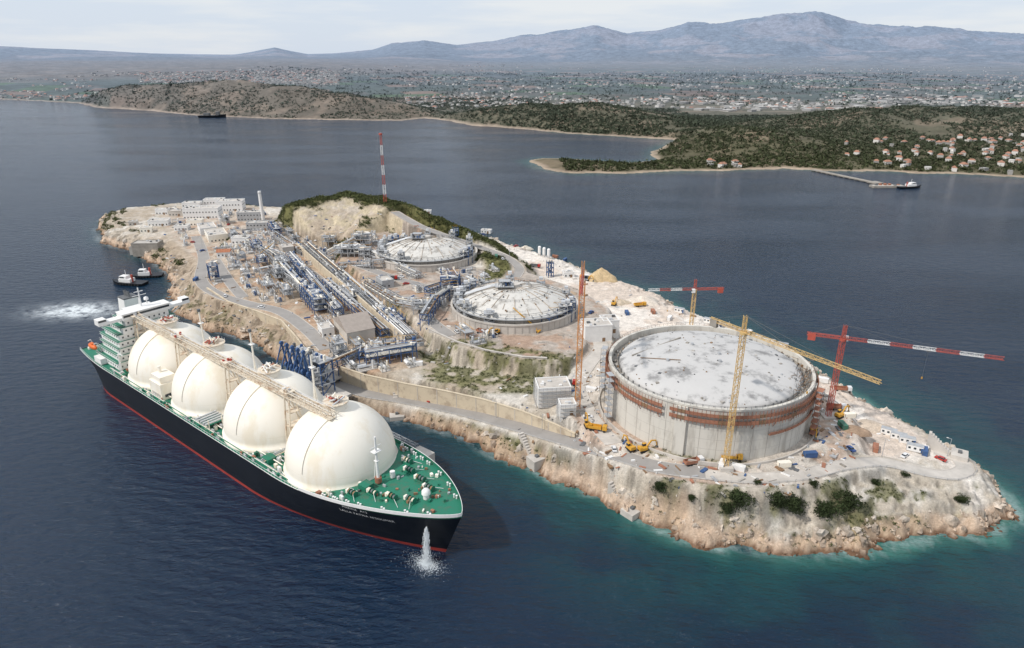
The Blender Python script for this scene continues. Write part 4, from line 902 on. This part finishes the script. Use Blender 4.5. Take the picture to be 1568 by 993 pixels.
# ---------------------------------------------------------------- buildings
def building(name,px,py,w,d_,h,rot=0,wm=WHITE,roof='flat',rm=None,win=True,floors=None):
    x,y,z=site(px,py); USED.append((x,y,max(w,d_)*.55)); e=bpy.data.objects.new(name,None); e.location=(x,y,z); e.rotation_euler=(0,0,rot); link(e)
    mb=MB(); mb.box(0,0,-3,w,d_,h+3,wm); mb.obj('walls',parent=e)
    mb=MB()
    if roof=='flat':
        for s_ in (-1,1): mb.box(0,s_*(d_/2-.1),h,w+.3,.4,.7,wm); mb.box(s_*(w/2-.1),0,h,.4,d_-.7,.7,wm)
        mb.box(0,0,h,w-.6,d_-.8,.15,rm or CONCW)
        rd=random.Random(int(px)); 
        for k in range(int(w*d_/40)+1): mb.box(rd.uniform(-w*.4,w*.4),rd.uniform(-d_*.35,d_*.35),h+.15,rd.uniform(.8,1.8),rd.uniform(.6,1.4),rd.uniform(.6,1.3),rd.choice([WHITE,SILV,STEELD]))
    else:
        r=d_*.22; vs=[(-w/2-.4,-d_/2-.5,h),(w/2+.4,-d_/2-.5,h),(w/2+.4,d_/2+.5,h),(-w/2-.4,d_/2+.5,h),(-w/2-.4,0,h+r),(w/2+.4,0,h+r)]
        mb.add(vs,[(0,1,5,4),(2,3,4,5),(0,4,3),(1,2,5),(3,2,1,0)],rm or CONCD)
        for k in range(int(w/2)): mb.beam((-w/2+k*2+.5,-d_/2-.5,h+.06),(-w/2+k*2+.5,0,h+r+.06),.12,rm or CONCD)
    mb.obj('roof',parent=e)
    if win:
        mb=MB(); fl=floors or max(1,int(h/3.4))
        for f in range(fl):
            zz=1.1+f*h/fl
            for s_ in (-1,1):
                for k in range(int(w/3)): mb.box(-w/2+1.5+k*3,s_*(d_/2+.01),zz,1.1,.1,1.1,GLASS); mb.box(-w/2+1.5+k*3,s_*(d_/2+.08),zz-.12,1.4,.2,.1,CONCW)
                for k in range(int(d_/3)): mb.box(s_*(w/2+.01),-d_/2+1.5+k*3,zz,.1,1.1,1.1,GLASS)
        mb.obj('windows',parent=e)
    mb=MB(); mb.box(w*.2,-(d_/2+.06),0,1.6,.14,2.3,BRN); mb.obj('door',parent=e); return e
B=building
B('office_building',312,333,34,15,10,.1); B('office_building',355,322,26,13,10,.1); B('office_building',296,322,18,10,8,.1,WHITE); B('office_building',330,318,20,10,9,.1)
B('service_building',245,345,18,11,5,.2,WHITE); B('service_building',272,330,14,9,5,.1,CONCW); B('service_building',225,355,10,7,4,.3,CREAM); B('service_building',385,337,24,10,8,.1,STEEL)
B('service_building',332,366,16,26,6,RA-1.57,CREAM); B('service_building',318,356,14,22,6,RA-1.57,WHITE); B('warehouse',228,385,22,12,8,.05,CONCD,'flat',CONC,False); B('warehouse',211,388,9,9,6,.05,CONC,win=False)
B('compressor_shed',543,512,16,26,7,RA-1.57,CONCW,'gable',mat('grey_roof_sheet',(.36,.31,.27),.6,.15,.4),False)
B('service_building',344,392,10,8,4,.2,WHITE,'gable',TERRA); B('substation',912,518,15,11,9,.15,WHITE,win=False); B('substation',932,506,9,9,7,.15,WHITE,win=False)
B('service_building',870,424,8,5,3.5,.2,WHITE); B('service_building',745,357,10,5,3,-.3,WHITE); B('service_building',655,327,8,5,3,0,WHITE)
B('service_building',400,352,24,9,7,.1,STEEL); B('service_building',250,328,12,8,5,.1,WHITE); B('service_building',590,438,12,8,5,RA,STEEL); B('service_building',370,372,14,9,5,.1,WHITE); B('service_building',425,352,14,9,6,.1,CONCW)
B('service_building',280,352,12,9,4,.1,WHITE); B('service_building',300,345,14,8,5,.1,CREAM); B('service_building',440,388,12,9,6,RA,CONCW); B('service_building',500,512,10,7,5,RA,WHITE); B('service_building',205,345,8,6,3.5,.4,CONCW)
for a,b_,w_,d_,h_ in ((846,614,15,11,9),(868,632,7,6,5)):
    e=B('scaffolded_building',a,b_,w_,d_,h_,.12,WHITE,win=False); mb=MB()
    for s_ in (-1,1):
        for k in range(int(w_/2)+1):
            x=-w_/2+k*2; mb.beam((x,s_*(d_/2+1),-2),(x,s_*(d_/2+1),h_+1),.12,STEEL)
        for k in range(int(h_/2)+1): mb.beam((-w_/2,s_*(d_/2+1),k*2),(w_/2,s_*(d_/2+1),k*2),.12,STEEL); mb.box(0,s_*(d_/2+.6),k*2,w_,.8,.06,CONC)
    for k in range(int(d_/2)+1): mb.beam((-w_/2-.8,-d_/2+k*2,-2),(-w_/2-.8,-d_/2+k*2,h_+1),.12,STEEL)
    for k in range(int(h_/2)+1): mb.beam((-w_/2-.8,-d_/2,k*2),(-w_/2-.8,d_/2,k*2),.12,STEEL)
    mb.obj('scaffold',parent=e)
cand=np.argwhere((s_proc>2.5)&(rmask<.05)&(slope<.25)); rng.shuffle(cand); k=0
c2=np.argwhere(((s_t12>3)|(s_adm>4))&(rmask<.05)&(slope<.2)&(X<-10)); rng.shuffle(c2)
for arr,lim,gap in ((cand,115,9.5),(c2,42,13)):
    cnt=0
    for j_,i_ in arr[:9000]:
        x,y=float(xs[i_]),float(ys[j_])
        if math.hypot(x-T1[0],y-T1[1])<43 or math.hypot(x-T2[0],y-T2[1])<43: continue
        if any(math.hypot(x-u[0],y-u[1])<gap*.5+u[2] for u in USED): continue
        z=float(Z[j_,i_]); r=random.random(); k+=1; cnt+=1
        if r<.2: sx=random.uniform(8,15); USED.append((x,y,sx*.42)); steel_frame(x,y,z,sx,random.uniform(5,7),random.choice([4,7,7,10.5]),RA,random.choice([BLUE,STEEL,STEEL,STEEL]))
        else: USED.append((x,y,gap*.42)); skid(x,y,z,k)
        if cnt>=lim: break
for p in [(1098,500),(1118,508),(1138,512),(1158,520),(1178,527),(1198,532),(1085,494),(1360,665),(1388,678),(1400,690),(1375,672),(1040,478)]:
    x,y,z=site(*p); mb=MB(); mb.box(0,0,.1,6.1,2.5,2.6,WHITE); mb.box(0,0,2.7,6.2,2.6,.12,STEEL)
    for a in (-2,0,2): mb.box(a,-1.26,1.1,.9,.06,.9,GLASS)
    for a in (-3,3):
        for b_ in (-1.2,1.2): mb.box(a,b_,0,.16,.16,2.72,STEEL)
    mb.box(2.6,-1.27,.2,.8,.08,2,BLUE); mb.obj('site_cabin',(x,y,z),math.radians(-30+random.uniform(-8,8)))
for p in [(826,392),(833,394),(840,396)]:
    x,y,z=site(*p); mb=MB(); mb.cyl((0,0,2),(0,0,7.5),1.3,WHITE,20); mb.cyl((0,0,.6),(0,0,2),.3,WHITE,20,1.3); mb.lathe(0,0,[(1.3,7.5),(.8,8.1),(.01,8.2)],WHITE,20)
    for a in (-1.,1.):
        for b_ in (-1.,1.): mb.beam((a,b_,-1),(a,b_,3),.18,STEEL)
    mb.obj('cement_silo',(x,y,z))
def pile(px,py,r,h,col,name='spoil_heap'):
    x,y,z=site(px,py); n=28; rd=random.Random(int(px)); rings=6
    V=[[x,y,z+h]]; 
    for j in range(1,rings+1):
        for i in range(n):
            t=2*math.pi*i/n; q=j/rings; rr_=r*q*(1+.18*math.sin(3*t+px)+rd.uniform(-.06,.06)); V.append([x+rr_*math.cos(t),y+.7*rr_*math.sin(t),z-1*(q>.99)+h*(1-q)**.8*(1+rd.uniform(-.12,.12))])
    Fc=[(0,1+i,1+(i+1)%n) for i in range(n)]
    for j in range(rings-1):
        for i in range(n):
            a=1+j*n+i;b_=1+j*n+(i+1)%n; Fc+= [(a,a+n,b_+n),(a,b_+n,b_)]
    raw_mesh(name,np.array(V),np.array(Fc),[M_ISL],np.tile(np.array(col),(len(V),1)),smooth=True)
pile(920,428,11,9,(.62,.47,.28)); pile(985,462,12,4,(.7,.62,.53)); pile(1200,555,9,3,(.66,.58,.5)); pile(1335,655,9,2.4,(.6,.5,.4)); pile(1310,660,6,2,(.38,.27,.19)); pile(805,383,7,4,(.7,.64,.54)); pile(950,465,7,3,(.6,.5,.38)); pile(1030,500,9,3,(.72,.64,.56)); pile(870,450,6,2.5,(.5,.38,.27))
# ---------------------------------------------------------------- vehicles (shared meshes)
def proto(fn):
    mb=MB(); fn(mb); me=bpy.data.meshes.new('vehicle_mesh'); me.from_pydata(mb.v,[],mb.f)
    for m_ in mb.m: me.materials.append(m_)
    me.polygons.foreach_set('material_index',mb.mi); me.polygons.foreach_set('use_smooth',mb.sm); return me
def put(me,name,px,py,rot,sc=1):
    x,y,z=site(px,py); o=bpy.data.objects.new(name,me); o.location=(x,y,z+.13); o.rotation_euler=(0,0,rot); o.scale=(sc,)*3; link(o)
def wheels(mb,xs_,w,r):
    for x in xs_:
        for s_ in (-1,1): mb.cyl((x,s_*(w/2-.15),r),(x,s_*(w/2+.12),r),r,TIRE,14)
def car(c):
    def f(mb):
        mb.box(0,0,.35,4.3,1.75,.5,c); mb.box(0,0,.85,4.2,1.7,.12,c,0,.97); mb.box(-.2,0,.97,2.5,1.6,.52,GLASS,0,.82); mb.box(-.2,0,1.49,1.95,1.3,.05,c); wheels(mb,(-1.35,1.35),1.7,.33)
    return proto(f)
def truck(c,bed):
    def f(mb):
        mb.box(0,0,.8,8,1,.35,STEELD); mb.box(3,0,1,1.9,2.4,1.9,c,0,.95); mb.box(3.95,0,1.9,.06,2.0,.8,GLASS)
        mb.box(-1.2,0,1.15,5.8,2.4,.2,bed); 
        for s_ in (-1,1): mb.box(-1.2,s_*1.18,1.35,5.8,.1,1.1,bed)
        mb.box(-4.05,0,1.35,.1,2.3,1.1,bed); mb.box(1.65,0,1.35,.1,2.3,1.6,bed); wheels(mb,(3,-1.6,-2.9),2.3,.52)
    return proto(f)
def excav(mb):
    for s_ in (-1,1): mb.box(0,s_*1.1,.1,3.8,.55,.8,TIRE)
    mb.cyl((0,0,.8),(0,0,1.1),.9,STEELD,14); mb.box(-.4,0,1.1,3.4,2.5,1.0,YEL); mb.box(-1.7,0,1.2,1,2.4,1.3,YEL); mb.box(.6,.75,2.1,1.5,.9,1.1,GLASS); mb.box(.6,.75,3.2,1.6,1,.1,YEL)
    mb.beam((1,-.3,1.7),(3.2,-.3,4.6),.5,YEL); mb.beam((3.2,-.3,4.6),(5.2,-.3,4.2),.45,YEL); mb.beam((5.2,-.3,4.4),(6,-.3,1.8),.35,YEL); mb.box(5.9,-.3,.7,.9,1.1,1,STEELD,0,.7)
def mcrane(mb):
    mb.box(0,0,1,11,2.6,.8,YEL); mb.box(4.9,0,1.8,1.6,2.5,1.2,YEL); mb.box(5.72,0,2.1,.06,2.2,.8,GLASS); wheels(mb,(-4,-2.5,1.8,3.3),2.4,.65); mb.box(-1.5,0,1.9,4.5,2.4,1.5,YEL); mb.box(0,1,2.2,1.8,.9,1.6,GLASS); mb.beam((-2,0,3.4),(9,0,10),.7,YEL); mb.beam((9,0,10),(14,0,13),.45,YEL); mb.beam((0,0,2.5),(2.8,0,5.9),.3,STEELD); mb.beam((14,0,13),(14,0,7),.06,STEELD); mb.box(14,0,6.4,.4,.4,.7,RED)
    for x in (-5,4):
        for s_ in (-1,1): mb.beam((x,s_*1,1),(x,s_*3.2,1),.3,YEL); mb.beam((x,s_*3.2,1),(x,s_*3.2,0),.25,STEELD)
def cont(c):
    def f(mb):
        mb.box(0,0,0,6.06,2.44,2.6,c)
        for i in range(15):
            for s_ in (-1,1): mb.box(-2.8+i*.4,s_*1.24,.2,.2,.06,2.2,c)
        for a in (-3,3):
            for b_ in (-1.2,1.2): mb.box(a,b_,0,.18,.18,2.68,STEELD)
    return proto(f)
cars=[car(WCAR),car(RCAR),car(BCAR),car(WCAR)]; TR1=truck(WCAR,RUST); TR2=truck(RCAR,STEELD); TR3=truck(YEL,YEL); EX=proto(excav); MC=proto(mcrane); CN=[cont(BLUE),cont(RUST),cont(WHITE),cont(mat('container_green',(.05,.16,.11),.6,.1,1)),cont(WHITE),cont(CREAM)]
for i,p in enumerate([(262,330),(350,345),(310,385),(345,455),(400,472),(660,615),(480,402),(615,425),(600,432),(622,436),(585,425),(700,510),(770,398),(790,378),(905,480),(940,690),(1385,700),(1440,705),(1302,690),(270,350),(610,428),(520,405),(740,360),(900,640),(285,365),(295,372),(330,425),(318,410)]): put(cars[i%4],'parked_car',*p,random.uniform(0,6.28))
for i,p in enumerate([(1062,712),(1010,560),(980,470),(1280,628),(600,429),(915,660),(1290,600),(870,590),(1120,705),(740,512),(820,410),(1100,530)]): put([TR1,TR2,TR3][i%3],'dump_truck',*p,random.uniform(-.6,.6))
for i,p in enumerate([(985,692),(940,468),(1245,665),(900,655),(965,690),(1050,545),(620,600),(1285,640),(760,512),(900,430)]): put(EX,'excavator',*p,random.uniform(0,6.28),1.0)
put(MC,'mobile_crane',815,508,2.6,.9); put(MC,'mobile_crane',400,395,.6,.8)
for i,p in enumerate([(960,482),(1000,480),(1025,490),(1245,575),(1260,585),(1300,640),(1415,695),(1340,690),(900,520),(1215,545),(1410,690),(880,610),(865,400),(850,395),(1130,720),(1290,655),(1105,715),(330,405),(300,430),(420,365),(640,560),(760,395),(905,600),(1200,715),(1240,700)]): put(CN[i%6],'shipping_container',*p,random.choice([.1,1.6,-.5,1.1]),.85)
mb=MB(); rd=random.Random(12)
for i in range(1900):
    if i<550: t=rd.uniform(0,6.28); r=rd.uniform(46,64); x,y=T3[0]+r*math.cos(t),T3[1]+r*math.sin(t)
    elif i<1150: x,y,_=site(rd.uniform(760,1400),rd.uniform(370,690))
    else: x,y,_=site(rd.uniform(230,700),rd.uniform(325,560))
    z=HS(x,y)
    if z<7 or math.hypot(x-T3[0],y-T3[1])<45 : continue
    if math.hypot(x-T1[0],y-T1[1])<40 or math.hypot(x-T2[0],y-T2[1])<40: continue
    w=rd.choice([.3,.5,.9,1.5,2.5,3.5]); mb.box(x,y,z-.2,w,max(.2,w*rd.uniform(.1,.5)),rd.uniform(.25,.9),rd.choice([BRN,RUST,WHITE,CONCD,STEELD,BRN,CONCW,BLUE,STEEL,CONC,WHITE]),rd.uniform(0,3))
mb.obj('building_materials')
def lamp(px,py):
    x,y,z=site(px,py); mb=MB(); mb.cyl((0,0,-.5),(0,0,8.5),.13,STEEL,8,.08); mb.beam((0,0,8.4),(1.4,0,8.6),.12,STEEL); mb.box(1.5,0,8.5,.7,.3,.15,WHITE); mb.cyl((0,0,-.2),(0,0,.5),.3,CONC,8); mb.obj('street_lamp',(x,y,z),random.uniform(0,6))
for p in [(560,596),(620,606),(690,620),(760,640),(830,660),(330,445),(380,460),(430,472),(640,430),(560,410),(1350,700),(1450,700),(720,372),(780,395),(310,380)]: lamp(*p)
for nm,Q,w,m_ in RD[:2]+RD[5:6]:
    mb=MB(); Q=np.array(Q); T=np.gradient(Q[:,:2],axis=0); T/=np.linalg.norm(T,axis=1)[:,None]+1e-9
    P=[(Q[i,0]+T[i,1]*(w/2+.9),Q[i,1]-T[i,0]*(w/2+.9),Q[i,2]) for i in range(len(Q))]
    for i in range(len(P)-1):
        mb.beam((P[i][0],P[i][1],P[i][2]-.6),(P[i][0],P[i][1],P[i][2]+1.1),.12,STEEL)
        for h in (.5,1.05): mb.beam((P[i][0],P[i][1],P[i][2]+h),(P[i+1][0],P[i+1][1],P[i+1][2]+h),.08,STEEL)
    mb.obj('guard_rail')
for px,py,r in ((822,706,.6),(968,786,.7),(608,640,.2),(1468,700,1)):
    x,y,z=site(px,py); mb=MB(); mb.box(0,0,-4,7,6,6.0,CONCW); mb.box(0,0,2,1.4,1.4,1,STEELD)
    for i in range(9): mb.box(0,3.5+i*1.0,-4,2.2,1.0,5.6+i*.8,CONCW)
    mb.obj('mooring_block',(x,y,max(z,0)),r)
# ---------------------------------------------------------------- small vessels
def boat(name,x,y,rot,L_,W_,hm,sup):
    mb=MB(); n=14; vs=[]
    for i in range(n+1):
        s=i/n; xx=-L_/2+s*L_; b_=W_/2*(1-max(0,(s-.6)/.4)**2)*(.85+.15*min(1,s*6)); zz=L_*.07*(1+.7*max(0,s-.5)**2*4)
        vs+=[(xx*.96,-b_*.8,-.5),(xx,-b_,zz),(xx,b_,zz),(xx*.96,b_*.8,-.5)]
    fs=[]
    for i in range(n):
        a=i*4;b2=a+4; fs+=[(a,b2,b2+1,a+1),(a+1,b2+1,b2+2,a+2),(a+2,b2+2,b2+3,a+3)]
    fs+=[(0,1,2,3),(n*4+3,n*4+2,n*4+1,n*4)]; mb.add(vs,fs,hm)
    z=L_*.07
    for cx,sx,sy,z0,h,m_ in sup: mb.box(cx*L_,0,z+z0,sx*L_,sy*W_,h,m_); 
    mb.box(.12*L_,0,z+3.2,.13*L_,W_*.52,1,GLASS); mb.cyl((.05*L_,0,z+4),(.05*L_,0,z+9),.2,WHITE,8); mb.cyl((-.12*L_,0,z),(-.12*L_,0,z+5.5),.8,RED,10)
    for i in range(8):
        for s_ in (-1,1): mb.cyl((-L_*.4+i*L_*.09,s_*W_*.5,z-.9),(-L_*.4+i*L_*.09,s_*(W_*.5+.4),z-.9),.6,TIRE,10)
    mb.obj(name,(x,y,0),rot)
tug=[(.05,.35,.6,0,2.6,WHITE),(.1,.2,.5,2.6,2.0,WHITE)]
x,y=G(198,435); boat('tug_boat',x,y,math.radians(170),28,10,HULLB,tug)
x,y=G(225,424); boat('tug_boat',x,y,math.radians(190),24,9,HULLB,tug)
x,y=G(1392,288); boat('tug_boat',x,y,math.radians(10),34,11,HULLB,tug)
x,y=G(326,180); boat('work_barge',x,y,0,75,22,HULLB,[(-.2,.2,.6,0,6,STEELD),(.2,.1,.5,0,10,STEELD)])
mb=MB(); a=G(1245,262); b_=G(1340,282); L_=math.hypot(b_[0]-a[0],b_[1]-a[1]); ang=math.atan2(b_[1]-a[1],b_[0]-a[0]); mb.box(L_/2,0,1.0,L_,7,1.2,CONCD)
for i in range(12):
    for s_ in (-3,3): mb.cyl((i*L_/11,s_,-5),(i*L_/11,s_,1),.6,CONCD,8)
mb.box(L_,0,1.0,14,14,1.6,CONCD); mb.obj('concrete_pier',(a[0],a[1],0),ang)
x,y=G(1358,287); mb=MB(); mb.box(0,0,-1,42,12,3.4,CONCD); mb.box(0,0,2.4,40,10,.3,CONC); [mb.box(-15+i*6,random.uniform(-3,3),2.7,3,3,random.uniform(1,2.5),random.choice([STEELD,RUST,WHITE])) for i in range(6)]; mb.obj('flat_barge',(x,y,0),.05)
# ---------------------------------------------------------------- sky, sun, camera
sc=bpy.context.scene
w=bpy.data.worlds.new('World'); sc.world=w; w.use_nodes=True; nt=w.node_tree; N=nt.nodes; Lk=nt.links; bg=N['Background']
EL=math.radians(48); AZ=math.radians(-118)
sky=N.new('ShaderNodeTexSky'); sky.sky_type='NISHITA'; sky.sun_disc=False; sky.sun_elevation=EL; sky.sun_rotation=AZ; sky.dust_density=1.2; sky.altitude=100
tc=N.new('ShaderNodeTexCoord'); mp=N.new('ShaderNodeMapping'); mp.inputs['Scale'].default_value=(1.8,1.8,15); Lk.new(tc.outputs['Generated'],mp.inputs['Vector'])
n=N.new('ShaderNodeTexNoise'); n.inputs['Scale'].default_value=2.4; n.inputs['Detail'].default_value=8; n.inputs['Roughness'].default_value=.55; Lk.new(mp.outputs['Vector'],n.inputs['Vector'])
r=N.new('ShaderNodeValToRGB'); r.color_ramp.elements[0].position=.42; r.color_ramp.elements[1].position=.64; r.color_ramp.elements[0].color=(.35,.35,.35,1); r.color_ramp.elements[1].color=(1,1,1,1)
Lk.new(n.outputs['Fac'],r.inputs['Fac'])
cl=N.new('ShaderNodeMix'); cl.data_type='RGBA'; Lk.new(r.outputs['Color'],cl.inputs['Factor']); cl.inputs['A'].default_value=(6.1,7.1,8.6,1); cl.inputs['B'].default_value=(8.1,8.4,8.8,1)
mx=N.new('ShaderNodeMix'); mx.data_type='RGBA'; mx.inputs['Factor'].default_value=.86; Lk.new(sky.outputs['Color'],mx.inputs['A']); Lk.new(cl.outputs['Result'],mx.inputs['B'])
Lk.new(mx.outputs['Result'],bg.inputs['Color']); bg.inputs['Strength'].default_value=.105
ld=bpy.data.lights.new('sun','SUN'); ld.energy=3.1; ld.angle=math.radians(2.0); ld.color=(1,.95,.89); lo=bpy.data.objects.new('sun',ld); link(lo)
dv=Vector((math.sin(AZ)*math.cos(EL),math.cos(AZ)*math.cos(EL),math.sin(EL))); lo.rotation_euler=dv.to_track_quat('Z','Y').to_euler(); lo.location=dv*900
cd=bpy.data.cameras.new('camera'); cd.sensor_width=36; cd.lens=36*F/1568; cd.clip_end=200000; cd.clip_start=1; co=bpy.data.objects.new('camera',cd); co.location=(0,0,H); co.rotation_euler=(math.pi/2-PITCH,0,0); link(co); sc.camera=co
sc.view_settings.view_transform='Standard'; sc.view_settings.look='None'; sc.view_settings.exposure=0
